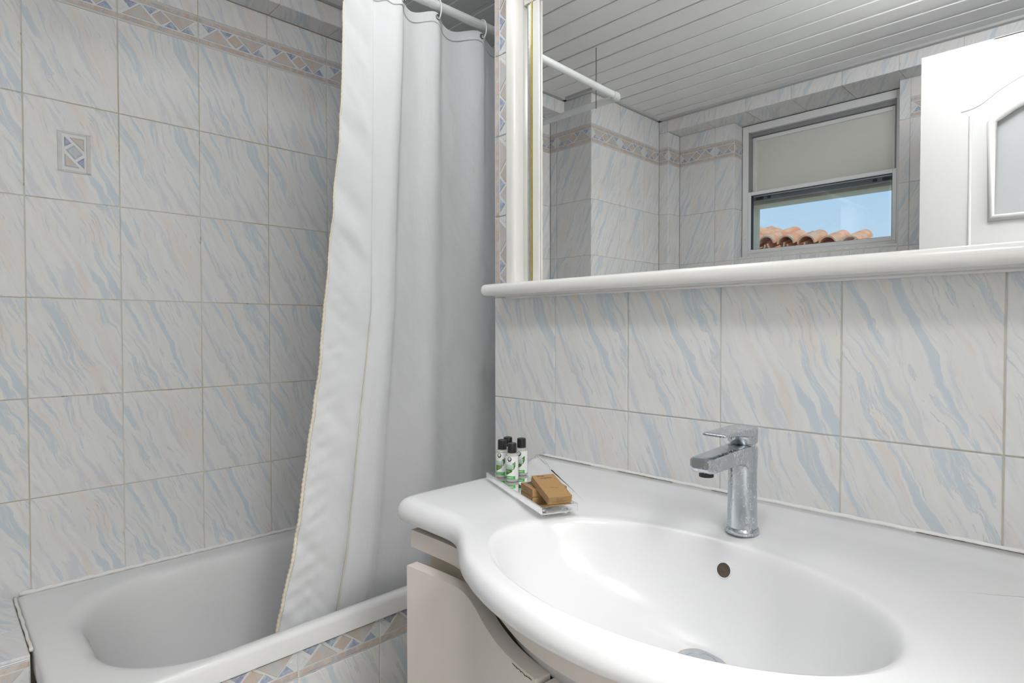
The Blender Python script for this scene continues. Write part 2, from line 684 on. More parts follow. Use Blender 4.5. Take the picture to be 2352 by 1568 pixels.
def tile_mesh(w, h):
    key = (round(w, 4), round(h, 4))
    if key not in _tile_cache:
        bm = bmesh.new()
        e, t = 0.0016, 0.006
        a, b_ = w / 2, h / 2
        R = []
        for (x, y, z) in ((a, b_, -t), (a, b_, -0.0009), (a - e * 0.35, b_ - e * 0.35, -0.0003), (a - e, b_ - e, 0.0)):
            R.append([bm.verts.new((sx * x, sy * y, z)) for sx, sy in ((-1, -1), (1, -1), (1, 1), (-1, 1))])
        for A, B in zip(R, R[1:]):
            for i in range(4):
                bm.faces.new((A[i], A[(i + 1) % 4], B[(i + 1) % 4], B[i]))
        bm.faces.new(R[-1])
        bmesh.ops.recalc_face_normals(bm, faces=bm.faces[:])
        me = bpy.data.meshes.new('tile')
        bm.to_mesh(me)
        bm.free()
        # keep the front face outward
        if me.polygons[-1].normal.z < 0:
            me.flip_normals()
        me.materials.append(M['tile'])
        for p in me.polygons:
            p.use_smooth = False
        _tile_cache[key] = me
    return _tile_cache[key]


def frame_matrix(U, V, pos):
    U, V = Vector(U), Vector(V)
    N = U.cross(V)
    m = Matrix((U, V, N)).transposed().to_4x4()
    m.translation = pos
    return m


def tiles(parent, org, U, V, us, vs, skip=None, gap=GAP):
    """tiles between the grid lines us, vs, on the plane through org (heights from eye level)"""
    Uv, Vv = Vector(U), Vector(V)
    for i in range(len(us) - 1):
        for j in range(len(vs) - 1):
            w, h = us[i + 1] - us[i], vs[j + 1] - vs[j]
            if w < 0.012 or h < 0.012:
                continue
            cu, cv = (us[i] + us[i + 1]) / 2, (vs[j] + vs[j + 1]) / 2
            if skip and skip(cu, cv):
                continue
            o = bpy.data.objects.new('tile', tile_mesh(w - gap, h - gap))
            jit = random.uniform(-0.0002, 0.0002)
            m = frame_matrix(U, V, P(*org) + Uv * cu + Vv * cv)
            m.translation += Uv.cross(Vv) * jit
            o.matrix_basis = m @ Matrix.Rotation(random.uniform(-0.0012, 0.0012), 4, 'X') @ Matrix.Rotation(random.uniform(-0.0012, 0.0012), 4, 'Y')
            link(o, parent)


BORDER_POLYS = [
    (2, [(.045, 1), (.235, 1), (.14, .52)]), (3, [(.05, 0), (.46, 0), (.265, .95)]), (2, [(.30, 1), (.475, 1), (.388, .52)]),
    (4, [(.515, .97), (.635, .50), (.525, .03), (.405, .50)]), (2, [(.565, 0), (.74, 0), (.652, .48)]),
    (3, [(.55, 1), (.955, 1), (.77, .06)]), (2, [(.775, 0), (.955, 0), (.875, .48)]),
    (0, [(.004, .83), (.09, .46), (.004, .10)]), (0, [(.996, .90), (.91, .54), (.996, .17)]),
]
_border_cache = {}


def clip_poly(poly, x0, x1):
    def cl(pts, f, inter):
        out = []
        for i in range(len(pts)):
            a, b = pts[i - 1], pts[i]
            if f(b):
                if not f(a):
                    out.append(inter(a, b))
                out.append(b)
            elif f(a):
                out.append(inter(a, b))
        return out
    for xx, f in ((x0, lambda p: p[0] >= x0), (x1, lambda p: p[0] <= x1)):
        if not poly:
            return []
        poly = cl(poly, f, lambda a, b, xx=xx: (xx, a[1] + (b[1] - a[1]) * (xx - a[0]) / (b[0] - a[0])))
    return poly


def border_mesh(w, h, u0=0.0, u1=1.0, flip=False):
    """one relief border tile, cut to the share u0..u1 of its length"""
    key = (round(w, 4), round(h, 4), round(u0, 3), round(u1, 3), flip)
    if key in _border_cache:
        return _border_cache[key]
    bm = bmesh.new()
    a, b_, t, e = w / 2, h / 2, 0.006, 0.0012
    R = []
    for (x, y, z) in ((a, b_, -t), (a, b_, -0.0008), (a - e, b_ - e, 0.0)):
        R.append([bm.verts.new((sx * x, sy * y, z)) for sx, sy in ((-1, -1), (1, -1), (1, 1), (-1, 1))])
    for A, B in zip(R, R[1:]):
        for i in range(4):
            bm.faces.new((A[i], A[(i + 1) % 4], B[(i + 1) % 4], B[i]))
    bm.faces.new(R[-1])
    for f in bm.faces:
        f.material_index = 0

    def raised(pts, mat, hgt, inset):
        pts = [Vector((p[0], p[1])) for p in pts]
        c = sum(pts, Vector((0, 0))) / len(pts)
        area = sum(pts[i - 1].x * pts[i].y - pts[i].x * pts[i - 1].y for i in range(len(pts)))
        if area < 0:
            pts = pts[::-1]
        n = len(pts)
        lo = [bm.verts.new((p.x, p.y, 0.0001)) for p in pts]
        hi = []
        for p in pts:
            q = p + (c - p) * min(inset / max((c - p).length, 1e-6), 0.6)
            hi.append(bm.verts.new((q.x, q.y, hgt)))
        for i in range(n):
            f = bm.faces.new((lo[i], lo[(i + 1) % n], hi[(i + 1) % n], hi[i]))
            f.material_index = mat
        f = bm.faces.new(hi)
        f.material_index = mat

    span = u1 - u0
    X = lambda u: (u - u0) / span * w - a
    zin0, zin1 = 0.25, 0.75
    for s0, s1 in ((0.065, 0.205), (0.795, 0.935)):
        raised([(-a + .0005, -b_ + s0 * h), (a - .0005, -b_ + s0 * h), (a - .0005, -b_ + s1 * h), (-a + .0005, -b_ + s1 * h)], 1, 0.0012, 0.002)
    for s in (0.035, 0.958):
        raised([(-a + .0005, -b_ + s * h), (a - .0005, -b_ + s * h), (a - .0005, -b_ + (s + .012) * h), (-a + .0005, -b_ + (s + .012) * h)], 5, 0.0002, 0.0)
    for mat, poly in BORDER_POLYS:
        if flip:
            poly = [(1 - u, v) for u, v in poly]
        q = clip_poly(poly, u0, u1)
        if len(q) < 3:
            continue
        q = [(X(u), -b_ + h * (zin0 + (zin1 - zin0) * v)) for u, v in q]
        xs = [p[0] for p in q]
        if max(xs) - min(xs) < 0.002:
            continue
        raised(q, mat, 0.0012 if mat else 0.0009, 0.0018)
    me = bpy.data.meshes.new('border_tile')
    bm.to_mesh(me)
    bm.free()
    for k in ('border_white', 'border_brown', 'border_blue', 'border_grey', 'border_rust', 'border_line'):
        me.materials.append(M[k])
    _border_cache[key] = me
    return me


def border(parent, org, U, V, us, v0, v1, first=0.0, last=1.0, flip=False):
    """a run of border tiles; the first / last piece may be cut (share of its length)"""
    Uv, Vv = Vector(U), Vector(V)
    n = len(us) - 1
    for i in range(n):
        w = us[i + 1] - us[i]
        if w < 0.01:
            continue
        u0 = first if i == 0 else 0.0
        u1 = last if i == n - 1 else 1.0
        o = bpy.data.objects.new('border_tile', border_mesh(w - GAP, v1 - v0 - GAP, u0, u1, flip))
        o.matrix_basis = frame_matrix(U, V, P(*org) + Uv * (us[i] + us[i + 1]) / 2 + Vv * (v0 + v1) / 2)
        link(o, parent)


X_, Y_, Z_ = (1, 0, 0), (0, 1, 0), (0, 0, 1)
nX = (-1, 0, 0)
RG = 0.0021          # grout lies this far behind the tile faces

# ------------------------------------------------------------------ the setting
floor = tag(box('floor', (XL - 0.1, -1.0, FL - 0.06), (1.75, YF + 0.1, FL), M['floor']), kind='structure')

# left wall with its beam
wl = tag(box('wall_left', (XL - 0.12, YC - 0.75, FL), (XL - RG, YF + 0.1, ZC + 0.1), M['grout_stained']), kind='structure')
ycols = [YC, -0.028] + [0.174 + TW * k for k in range(0, 7)] + [YF]
tiles(wl, (XL, 0, 0), Y_, Z_, ycols, ROWS[2:], skip=None)
border(wl, (XL, 0, 0), Y_, Z_, ycols, B0, B1, first=0.60, last=0.10 + 0.0)
tiles(wl, (XL, 0, 0), Y_, Z_, ycols, [B1, ZB])
beam = box('beam', (XL, YC, ZB + RG), (-1.807 - RG, YF, ZC + 0.1), M['grout'], wl)
yb = [YC, -0.023] + [0.179 + TW * k for k in range(0, 7)] + [YF]
tiles(beam, (-1.807, 0, 0), Y_, Z_, yb, [ZB, ZC])
tiles(beam, (XL, 0, ZB), Y_, X_, yb, [0.0, 0.089])

# decorative insert on one tile of the left wall
bm = bmesh.new()


def ins(pts, mat, h0, h1, inset):
    c = sum((Vector(p) for p in pts), Vector((0, 0))) / len(pts)
    lo = [bm.verts.new((p[0], p[1], h0)) for p in pts]
    hi = []
    for p in pts:
        p = Vector(p)
        q = p + (c - p) * min(inset / max((c - p).length, 1e-6), 0.7)
        hi.append(bm.verts.new((q.x, q.y, h1)))
    n = len(pts)
    for i in range(n):
        f = bm.faces.new((lo[i], lo[(i + 1) % n], hi[(i + 1) % n], hi[i]))
        f.material_index = mat
    f = bm.faces.new(hi)
    f.material_index = mat


a, b_ = 0.036, 0.053
ins([(-a, -b_), (a, -b_), (a, b_), (-a, b_)], 0, -0.001, 0.0012, 0.001)
for s in (-1, 1):
    x0, x1 = sorted((s * a * 0.97, s * a * 0.72))
    ins([(x0, -b_ * .97), (x1, -b_ * .97), (x1, b_ * .97), (x0, b_ * .97)], 1, 0.0012, 0.0034, 0.0028)
    y0, y1 = sorted((s * b_ * 0.97, s * b_ * 0.87))
    ins([(-a * .7, y0), (a * .7, y0), (a * .7, y1), (-a * .7, y1)], 1, 0.0012, 0.0024, 0.0015)
aa, bb = a * 0.58, b_ * 0.72


def q(u, v):
    return (-aa + 2 * aa * u, -bb + 2 * bb * v)


ins([q(0, 1), q(0, .66), q(.36, .80)], 2, 0.0012, 0.0030, 0.004)
ins([q(.24, 1), q(1, .58), q(1, 1)], 3, 0.0012, 0.0030, 0.004)
ins([q(.48, .76), q(.06, .56), q(.52, .26), q(.95, .48)], 4, 0.0012, 0.0034, 0.005)
ins([q(0, .44), q(0, 0), q(.76, 0)], 3, 0.0012, 0.0030, 0.004)
ins([q(1, .38), q(.62, .20), q(1, 0)], 2, 0.0012, 0.0030, 0.004)
dec = bm_obj('decor_insert', bm, [M['border_white'], M['border_pale_frame'], M['border_blue'], M['border_grey'], M['border_pale']], wl, 0.5,
             frame_matrix(Y_, Z_, P(XL, 0.277, 0.4575)))
dec['label'] = 'small raised geometric insert with blue triangles'

# far end of the bath alcove
wf = tag(box('wall_far', (XL - 0.1, YF + RG, FL), (XE + 0.1, YF + 0.12, ZC + 0.1), M['grout']), kind='structure')
tiles(wf, (0, YF, 0), X_, Z_, [XL, -1.72, -1.518, -1.316, XE], ROWS[2:])
border(wf, (0, YF, 0), X_, Z_, [XL, -1.72, -1.518, -1.316, XE], B0, B1, first=0.12)
tiles(wf, (0, YF, 0), X_, Z_, [XL, -1.72, -1.518, -1.316, XE], [B1, ZC])

# mirror wall
wm = tag(box('wall_front', (XE + RG, YM + RG, FL), (XR + 0.12, YF + 0.12, ZC + 0.1), M['grout']), kind='structure')
xcols = [XE, -0.9105, -0.7085, -0.5065, -0.3045, -0.1025, 0.0995, XR]
tiles(wm, (0, YM, 0), X_, Z_, xcols, ROWS[2:6])
border(wm, (0, YM, 0), Z_, nX, [0.0825 + TW * k for k in range(0, 5)] + [ZC], -(XE + 0.082), -XE, last=0.8)
tiles(wm, (0, YM, 0), X_, Z_, [XE + 0.082] + xcols[1:], [0.080, 0.332, 0.584, B0])
tiles(wm, (0, YM, 0), X_, Z_, [XE + 0.082] + xcols[1:], [B0, ZC])
tiles(wm, (XE, 0, 0), (0, -1, 0), Z_, [-YF, -1.44, -1.238, -YM], ROWS[2:] + [B1, ZC])

# pier beside the bath
wp = tag(box('wall_pier', (XL, YB - 0.25, FL), (XC - RG, YC - RG, ZC + 0.1), M['grout']), kind='structure')
pc = [-(XC), 1.855, -XL]
tiles(wp, (0, YC, 0), nX, Z_, pc, ROWS[2:])
border(wp, (0, YC, 0), nX, Z_, pc, B0, B1, last=0.2)
tiles(wp, (0, YC, 0), nX, Z_, pc, [B1, ZC])
pl = [YB, -0.518, -0.314, YC]
tiles(wp, (XC, 0, 0), Y_, Z_, pl, ROWS)
border(wp, (XC, 0, 0), Y_, Z_, pl, B0, B1, first=0.32)
tiles(wp, (XC, 0, 0), Y_, Z_, pl, [B1, ZC])

# window wall: built round the opening
OX0, OX1, OZ0, OZ1 = -1.302, -0.618, 0.344, ZB
wb = tag(boxes('wall_back', [
    ((XC - 0.2, YW - 0.18, FL), (OX0 - RG, YW - RG, ZC + 0.1)),
    ((OX1 + RG, YW - 0.18, FL), (XR + 0.12, YW - RG, ZC + 0.1)),
    ((OX0 - RG, YW - 0.18, FL), (OX1 + RG, YW - RG, OZ0)),
    ((OX0 - RG, YW - 0.18, ZB + RG), (OX1 + RG, YW - RG, ZC + 0.1)),
    ((XC - 0.05, YW - 0.05, FL), (-1.595 - RG, YB - RG, ZC + 0.1)),
    ((-1.595 - RG, YW - 0.05, ZB + RG), (XR + 0.1, YB - RG, ZC + 0.1)),
], M['grout']), kind='structure')
tiles(wb, (0, YB, 0), nX, Z_, [1.595, -XC], ROWS)
border(wb, (0, YB, 0), nX, Z_, [1.595, -XC], B0, B1, first=0.0, last=0.32)
tiles(wb, (0, YB, 0), nX, Z_, [1.595, -XC], [B1, ZB])
tiles(wb, (-1.595, 0, 0), Y_, Z_, [YW, YB], ROWS)
border(wb, (-1.595, 0, 0), Y_, Z_, [YW, YB], B0, B1, first=0.45)
tiles(wb, (-1.595, 0, 0), Y_, Z_, [YW, YB], [B1, ZB])
lc = [1.302, 1.401, 1.595]
tiles(wb, (0, YW, 0), nX, Z_, lc, ROWS)
border(wb, (0, YW, 0), nX, Z_, lc, B0, B1, first=0.5)
tiles(wb, (0, YW, 0), nX, Z_, lc, [B1, ZB])
tiles(wb, (OX0, 0, 0), Y_, Z_, [YW - 0.09, YW], [OZ0, 0.584, B0])
border(wb, (OX0, 0, 0), Y_, Z_, [YW - 0.09, YW], B0, B1, first=0.55)
tiles(wb, (OX0, 0, 0), Y_, Z_, [YW - 0.09, YW], [B1, ZB])
tiles(wb, (0, YW, 0), nX, Z_, [0.58, 0.618], [FL, -0.928, -0.676, -0.424, -0.1725, 0.080, 0.332, 0.584, 0.836, ZB])
rc = [-XR, -0.026, 0.176, 0.378, 0.58]
tiles(wb, (0, YW, 0), nX, Z_, rc, ROWS)
border(wb, (0, YW, 0), nX, Z_, rc, B0, B1)
tiles(wb, (0, YW, 0), nX, Z_, rc, [B1, ZB])
tiles(wb, (0, YW, 0), nX, Z_, [0.618, 0.793, 0.995, 1.197, 1.302], [-0.1725, 0.080, 0.332, OZ0])
tiles(wb, (0, YW, OZ0), nX, (0, -1, 0), [0.618, 0.793, 0.995, 1.197, 1.302], [0.0, 0.085])
bc = [-XR, -0.009, 0.192, 0.394, 0.596, 0.797, 0.998, 1.200, 1.401, 1.603, -XC]
tiles(wb, (0, YB, 0), nX, Z_, bc, [ZB, ZC])
tiles(wb, (0, YB, ZB), X_, (0, -1, 0), [-1.595, -1.401, -1.200, -0.998, -0.797, -0.596, -0.394, -0.192, 0.009, XR], [0.0, 0.205])

# door wall with the doorway
DY0, DY1, DZ = -0.275, 0.46, 0.885
wr = tag(boxes('wall_right', [
    ((XR, YW, FL), (XR + 0.12, DY0, ZC + 0.1)),
    ((XR, DY1, FL), (XR + 0.12, YM, ZC + 0.1)),
    ((XR, DY0, DZ), (XR + 0.12, DY1, ZC + 0.1)),
], M['wall_plain']), kind='structure')
tag(boxes('trim_1', [
    ((XR - 0.015, DY0 - 0.002, FL), (XR + 0.13, DY0 + 0.03, DZ)),
    ((XR - 0.015, DY1 - 0.03, FL), (XR + 0.13, DY1 + 0.03, DZ)),
    ((XR - 0.015, DY0 - 0.002, DZ - 0.02), (XR + 0.13, DY1 + 0.03, DZ + 0.03)),
], M['door_paint']), kind='structure')
# hall beyond the doorway
wh = tag(boxes('wall_hall', [
    ((1.65, -0.9, FL), (1.75, 1.25, ZC + 0.25)),
    ((XR + 0.12, -0.95, FL), (1.7, -0.85, ZC + 0.25)),
    ((XR + 0.12, 1.15, FL), (1.7, 1.25, ZC + 0.25)),
    ((XR + 0.1, -0.95, ZC + 0.2), (1.75, 1.25, ZC + 0.28)),
], M['wall_plain']), kind='structure')

# ceiling of lacquered planks
ce = tag(box('ceiling', (XL - 0.1, YW - 0.15, ZC + 0.022), (XR + 0.12, YF + 0.1, ZC + 0.10), M['ceiling_gap']), kind='structure')
prof = [(-0.0495, 0.013), (-0.0495, 0.0125), (-0.0475, 0.0115), (-0.0345, 0.0115), (-0.0325, 0.0090), (0.0460, 0.0090), (0.0480, 0.0110), (0.0480, 0.0160), (-0.0495, 0.0160)]
PX0, PX1 = XL + 0.02, XR
vv, ff = [], []
for x in (PX0, PX1):
    for y, z in prof:
        vv.append((x, y, z))
n = len(prof)
for i in range(n):
    k = (i + 1) % n
    ff.append((i, k, n + k, n + i))
ff += [tuple(range(n))[::-1], tuple(range(n, 2 * n))]
pm = bpy.data.meshes.new('plank')
pm.from_pydata(vv, [], ff)
pm.materials.append(M['plank'])
fix_normals(pm)
y = 1.574
while y > YB:
    o = bpy.data.objects.new('plank', pm)
    o.matrix_basis = Matrix.Translation(P(0, y, ZC + random.uniform(-0.0005, 0.0005))) @ Matrix.Rotation(random.uniform(-0.0006, 0.0006), 4, 'Z')
    link(o, ce)
    y -= 0.1004
tag(boxes('trim_2', [
    ((-1.807, YC, ZC), (-1.789, YF, ZC + 0.012)),
    ((XL, YC, ZC), (XC + 0.018, YC + 0.018, ZC + 0.012)),
    ((XC, YB, ZC), (XC + 0.018, YC, ZC + 0.012)),
    ((XC, YB, ZC), (XR, YB + 0.018, ZC + 0.012)),
    ((XE, YM - 0.018, ZC), (XR, YM, ZC + 0.012)),
    ((XR - 0.018, YB, ZC), (XR, YM, ZC + 0.012)),
], M['cornice']), kind='structure')

# ledge at the near end of the bath
wg = tag(box('wall_ledge', (XL, YC, FL), (-1.542 - RG, 0.138, -0.664), M['grout']), kind='structure')
tiles(wg, (XL, 0, -0.662), Y_, nX, [YC, -0.028, 0.138], [-0.355, -0.202, 0.0])
border(wg, (-1.542, 0, 0), Y_, Z_, [YC, -0.064, 0.138], -0.749, -0.668, first=0.77)
tiles(wg, (-1.542, 0, 0), Y_, Z_, [YC, -0.064, 0.138], [FL, -1.001, -0.749])

# tiled front of the bath
XA = -1.248
wa = tag(box('wall_bath_front', (XA - 0.05, 0.150, FL), (XA - RG, YF, -0.690), M['grout_stained']), kind='structure')
ac = [0.150] + [0.362 + 0.206 * k for k in range(0, 6)] + [YF]
border(wa, (XA, 0, 0), Y_, Z_, ac, -0.768, -0.688, last=0.95)
tiles(wa, (XA, 0, 0), Y_, Z_, ac, [FL, -1.020, -0.768])

# ------------------------------------------------------------------ window
win = empty('window_1', P(-0.96, -0.85, 0.344), kind='structure')
WY = -0.850
FR = M['alu']


def ring_frame(name, x0, x1, z0, z1, wl_, wr_, wb_, wt_, y0, y1, mat, parent, bevel=0.0012):
    return boxes(name, [
        ((x0, y0, z0), (x0 + wl_, y1, z1)), ((x1 - wr_, y0, z0), (x1, y1, z1)),
        ((x0 + wl_, y0, z0), (x1 - wr_, y1, z0 + wb_)), ((x0 + wl_, y0, z1 - wt_), (x1 - wr_, y1, z1)),
    ], mat, parent, bevel)


ring_frame('window_frame', -1.299, -0.621, 0.346, 0.992, 0.029, 0.024, 0.024, 0.034, WY - 0.060, WY, FR, win)
boxes('window_track', [((-1.270, WY - 0.058, 0.940), (-0.645, WY - 0.02, 0.958)), ((-1.270, WY - 0.05, 0.37), (-1.263, WY - 0.004, 0.957)),
                       ((-0.652, WY - 0.05, 0.37), (-0.645, WY - 0.004, 0.957))], M['alu_grey'], win)
su = ring_frame('upper_sash', -1.262, -0.648, 0.652, 0.938, 0.017, 0.018, 0.02, 0.018, WY - 0.052, WY - 0.032, FR, win)
box('pane', (-1.246, WY - 0.044, 0.67), (-0.665, WY - 0.040, 0.922), M['frost'], su)
sl = ring_frame('lower_sash', -1.270, -0.643, 0.368, 0.667, 0.015, 0.015, 0.018, 0.017, WY - 0.028, WY + 0.002, FR, win)
ring_frame('seal', -1.256, -0.657, 0.384, 0.652, 0.0035, 0.0035, 0.0035, 0.0035, WY - 0.022, WY - 0.002, M['seal_black'], sl, 0)
box('pane', (-1.254, WY - 0.016, 0.386), (-0.659, WY - 0.012, 0.651), M['glass'], sl)
bm = bmesh.new()
for z in (0.44, 0.80):
    bmesh.ops.create_cone(bm, cap_ends=True, segments=10, radius1=0.0028, radius2=0.0028, depth=0.003,
                          matrix=Matrix.Translation(P(-1.2855, WY + 0.001, z)) @ Matrix.Rotation(pi / 2, 4, 'X'))
bm_obj('screw', bm, M['plastic_white'], win)
# outside: shutter rail, lintel and jamb of the reveal
shut = boxes('shutter_rail', [((-1.36, -0.955, 0.634), (-0.56, -0.925, 0.672)), ((-1.36, -0.950, 0.672), (-0.56, -0.930, 0.70))], M['alu_grey'], win, 0.002)
boxes('rail_stop', [((-1.262, -0.926, 0.640), (-1.225, -0.920, 0.652)), ((-1.205, -0.926, 0.640), (-1.19, -0.920, 0.652)),
                    ((-0.712, -0.926, 0.640), (-0.672, -0.920, 0.652)), ((-0.748, -0.926, 0.640), (-0.733, -0.920, 0.652))], M['seal_black'], win)
tag(boxes('trim_3', [((-1.55, -1.075, 0.622), (-0.40, -0.958, 1.10)), ((-1.55, -1.075, 0.20), (-1.306, -0.958, 0.622)), ((-0.60, -1.075, 0.20), (-0.40, -0.958, 0.622)),
                     ((-1.55, -1.075, 0.20), (-0.40, -0.958, 0.345))], M['plaster']), kind='structure')

# tiled roof across the way
roof = empty('neighbouring_roof', P(-2.6, -4.2, 0.2), 'sunlit terracotta barrel tile roof seen through the window in the mirror', 'roof')
NT = 14


def barrel(r0, r1, L, up=True):
    V, F = [], []
    n = 12
    for t, (ro, yy) in enumerate(((r0, 0.0), (r1, L))):
        for rr in (ro, ro - 0.014):
            for i in range(n + 1):
                a_ = pi * i / n
                V.append((rr * cos(a_), yy, (rr * sin(a_)) * (1 if up else -1)))
    m_ = n + 1
    for i in range(n):
        F.append((i, i + 1, 2 * m_ + i + 1, 2 * m_ + i))
        F.append((m_ + i, 3 * m_ + i, 3 * m_ + i + 1, m_ + i + 1))
        F.append((i, m_ + i, m_ + i + 1, i + 1))
        F.append((2 * m_ + i, 2 * m_ + i + 1, 3 * m_ + i + 1, 3 * m_ + i))
    F.append((0, 2 * m_, 3 * m_, m_))
    F.append((n, m_ + n, 3 * m_ + n, 2 * m_ + n))
    me = bpy.data.meshes.new('roof_tile')
    me.from_pydata(V, [], F)
    me.materials.append(M['terracotta'])
    fix_normals(me)
    for p_ in me.polygons:
        p_.use_smooth = True
    set_sharp(me, 0.8)
    return me


bu, bd = barrel(0.082, 0.074, 0.42), barrel(0.088, 0.096, 0.42, False)
slope = radians(15)
for row in range(3):
    for i in range(NT):
        x = -3.6 + 0.19 * i
        # the eave drops and the hip cuts the rows towards the right
        for me, dx, dz in ((bu, 0, 0.0), (bd, 0.095, 0.045)):
            o = bpy.data.objects.new('roof_tile', me)
            xx = x + dx
            zz = 0.845 - 0.12 * max(0, xx + 2.35) + row * 0.36 * sin(slope)
            yy = -3.97 - row * 0.36 * cos(slope)
            if xx > (-1.70, -2.36, -2.66)[row]:
                continue
            o.matrix_basis = Matrix.Translation(P(xx, yy, zz + dz * 0 + random.uniform(-.006, .006))) @ Matrix.Rotation(pi + random.uniform(-.03, .03), 4, 'Z') @ Matrix.Rotation(slope, 4, 'X')
            link(o, roof)
bm = bmesh.new()
for i in range(5):
    c = Vector((-2.92 + i * 0.21, -4.30, 0.0))
    z = 0.985 - 0.30 * (c.x + 2.62)
    tube(bm, [P(c.x, c.y, z), P(c.x + 0.25, c.y, z - 0.075)], 0.075, 12, rad=[0.090, 0.070])
bm_obj('ridge_cap', bm, M['terracotta'], roof, 0.8)
box('roof_slab', (-3.7, -5.4, 0.35), (-1.72, -4.04, 0.735), M['plaster'], roof)

# ------------------------------------------------------------------ door, standing open behind the camera
door = empty('door_1', P(0.27, -0.30, FL), kind='structure')
DX0, DX1, DF, DB = -0.452, 0.268, -0.290, -0.330
gx0, gx1, gz0, gz1 = -0.268, 0.084, 0.336, 0.628      # glass opening below the arch spring
arch = 0.070


def arch_pts(x0, x1, z0, zs, rise, n=24, flat=0.0):
    """closed outline: bottom corners, springing, curved head"""
    pts = [(x0, z0), (x1, z0), (x1, zs)]
    for i in range(1, n):
        t = i / n
        x = x1 + (x0 - x1) * t
        pts.append((x, zs + rise * sin(pi * t) ** 0.8))
    pts.append((x0, zs))
    return pts


hole = arch_pts(gx0, gx1, gz0, gz1, arch)
bm = bmesh.new()
for yy in (DF, DB):
    pass
outer = [(DX0, FL + 0.008), (DX1, FL + 0.008), (DX1, 0.880), (DX0, 0.880)]
# door leaf with a real opening: build four slabs around plus an arched filler
add_box(bm, P(DX0, DB, FL + 0.008), P(gx0, DF, 0.880), 0)
add_box(bm, P(gx1, DB, FL + 0.008), P(DX1, DF, 0.880), 0)
add_box(bm, P(gx0, DB, FL + 0.008), P(gx1, DF, gz0), 0)
head = hole[2:]
for yy in (DF, DB):
    vs = [bm.verts.new(P(x, yy, z)) for x, z in head]
    tp = [bm.verts.new(P(x, yy, 0.879)) for x, z in head]
    for i in range(len(head) - 1):
        bm.faces.new((vs[i], vs[i + 1], tp[i + 1], tp[i]))
v1 = [bm.verts.new(P(x, DF, z)) for x, z in head]
v2 = [bm.verts.new(P(x, DB, z)) for x, z in head]
for i in range(len(head) - 1):
    bm.faces.new((v1[i], v1[i + 1], v2[i + 1], v2[i]))
add_box(bm, P(gx0, DB, 0.876), P(gx1, DF, 0.880), 0)
bm_obj('door_leaf', bm, M['door_paint'], door)


def moulding(name, pts, y, w, h, mat, parent, closed=True):
    bm = bmesh.new()
    tube(bm, [P(x, y, z) for x, z in pts], 1.0, 10, closed=closed, rad=[w] * len(pts))
    for v in bm.verts:
        v.co.y = y + (v.co.y - y) * h / w
    return bm_obj(name, bm, mat, parent, 1.2)


dp = moulding('glass_moulding', arch_pts(gx0 - 0.001, gx1 + 0.001, gz0, gz1, arch, 24), DF, 0.013, 0.011, M['door_paint'], door)
vs = arch_pts(gx0, gx1, gz0, gz1, arch)
mesh_obj('pane', [P(x, -0.306, z) for x, z in vs] + [P(x, -0.312, z) for x, z in vs],
         [tuple(range(len(vs))), tuple(range(2 * len(vs) - 1, len(vs) - 1, -1))] +
         [(i, (i + 1) % len(vs), len(vs) + (i + 1) % len(vs), len(vs) + i) for i in range(len(vs))], M['frost_door'], door)
# raised panel outline with its swept head
px0, px1 = -0.322, 0.138
head = [(-0.345, 0.680), (-0.320, 0.683), (-0.293, 0.694), (-0.255, 0.722), (-0.197, 0.752), (-0.140, 0.766), (-0.092, 0.770)]
head = head + [(-0.184 - x, z) for x, z in head[-2::-1]]
head = [(p_.x, p_.y) for p_ in spline(head, 40)]
moulding('panel_moulding', head, DF, 0.0045, 0.0028, M['door_paint'], door, closed=False)
for x in (px0, px1):
    moulding('panel_moulding', [(x, 0.660), (x, -0.60)], DF, 0.0045, 0.0028, M['door_paint'], door, closed=False)
moulding('panel_moulding', [(px0, -0.60), (px1, -0.60)], DF, 0.0045, 0.0028, M['door_paint'], door, closed=False)
lathe('handle_rose', [(0.024, 0.0), (0.024, 0.006), (0.018, 0.009)], P(-0.40, DF, -0.13), M['steel'], door, 24, axis='Y')
bm = bmesh.new()
tube(bm, [P(-0.40, DF + 0.008, -0.13), P(-0.40, DF + 0.045, -0.13), P(-0.38, DF + 0.052, -0.13), P(-0.29, DF + 0.050, -0.13)], 0.009, 12)
bm_obj('door_handle', bm, M['steel'], door, 0.9)

# ------------------------------------------------------------------ added lamps, all out of view
LX, LY = -0.20, 0.12
cl = empty('bounce_lamp', P(LX, LY, ZC), 'unseen round lamp added under the plank ceiling in place of bounced flash', 'lamp')
lathe('added_lamp_base', [(0.060, 0.0), (0.060, -0.014), (0.052, -0.018)], P(LX, LY, ZC + 0.008), M['plastic_white'], cl, 40)
lathe('added_lamp_shade', [(0.050, 0.0), (0.100, -0.014), (0.130, -0.036), (0.142, -0.064), (0.134, -0.096), (0.105, -0.124), (0.055, -0.140), (0.002, -0.144)], P(LX, LY, ZC - 0.008), M['lamp'], cl, 40)
pn = empty('ceiling_fill_panel', P(-0.95, 0.74, ZC), 'unseen square panel added in the plank ceiling as fill light for the bath', 'lamp')
box('fill_panel_frame', (-1.115, 0.575, ZC + 0.002), (-0.785, 0.905, ZC + 0.012), M['plastic_white'], pn, 0.002)
box('fill_panel_diffuser', (-1.10, 0.59, ZC + 0.0005), (-0.80, 0.89, ZC + 0.0018), M['fill_panel'], pn)
hl = empty('hall_fill_lamp', P(1.0, 0.15, ZC + 0.2), 'unseen round lamp added on the hall ceiling as fill light through the doorway', 'lamp')
lathe('added_lamp_base', [(0.29, 0.0), (0.29, -0.016), (0.28, -0.02)], P(0.95, 0.15, ZC + 0.2), M['plastic_white'], hl, 40)
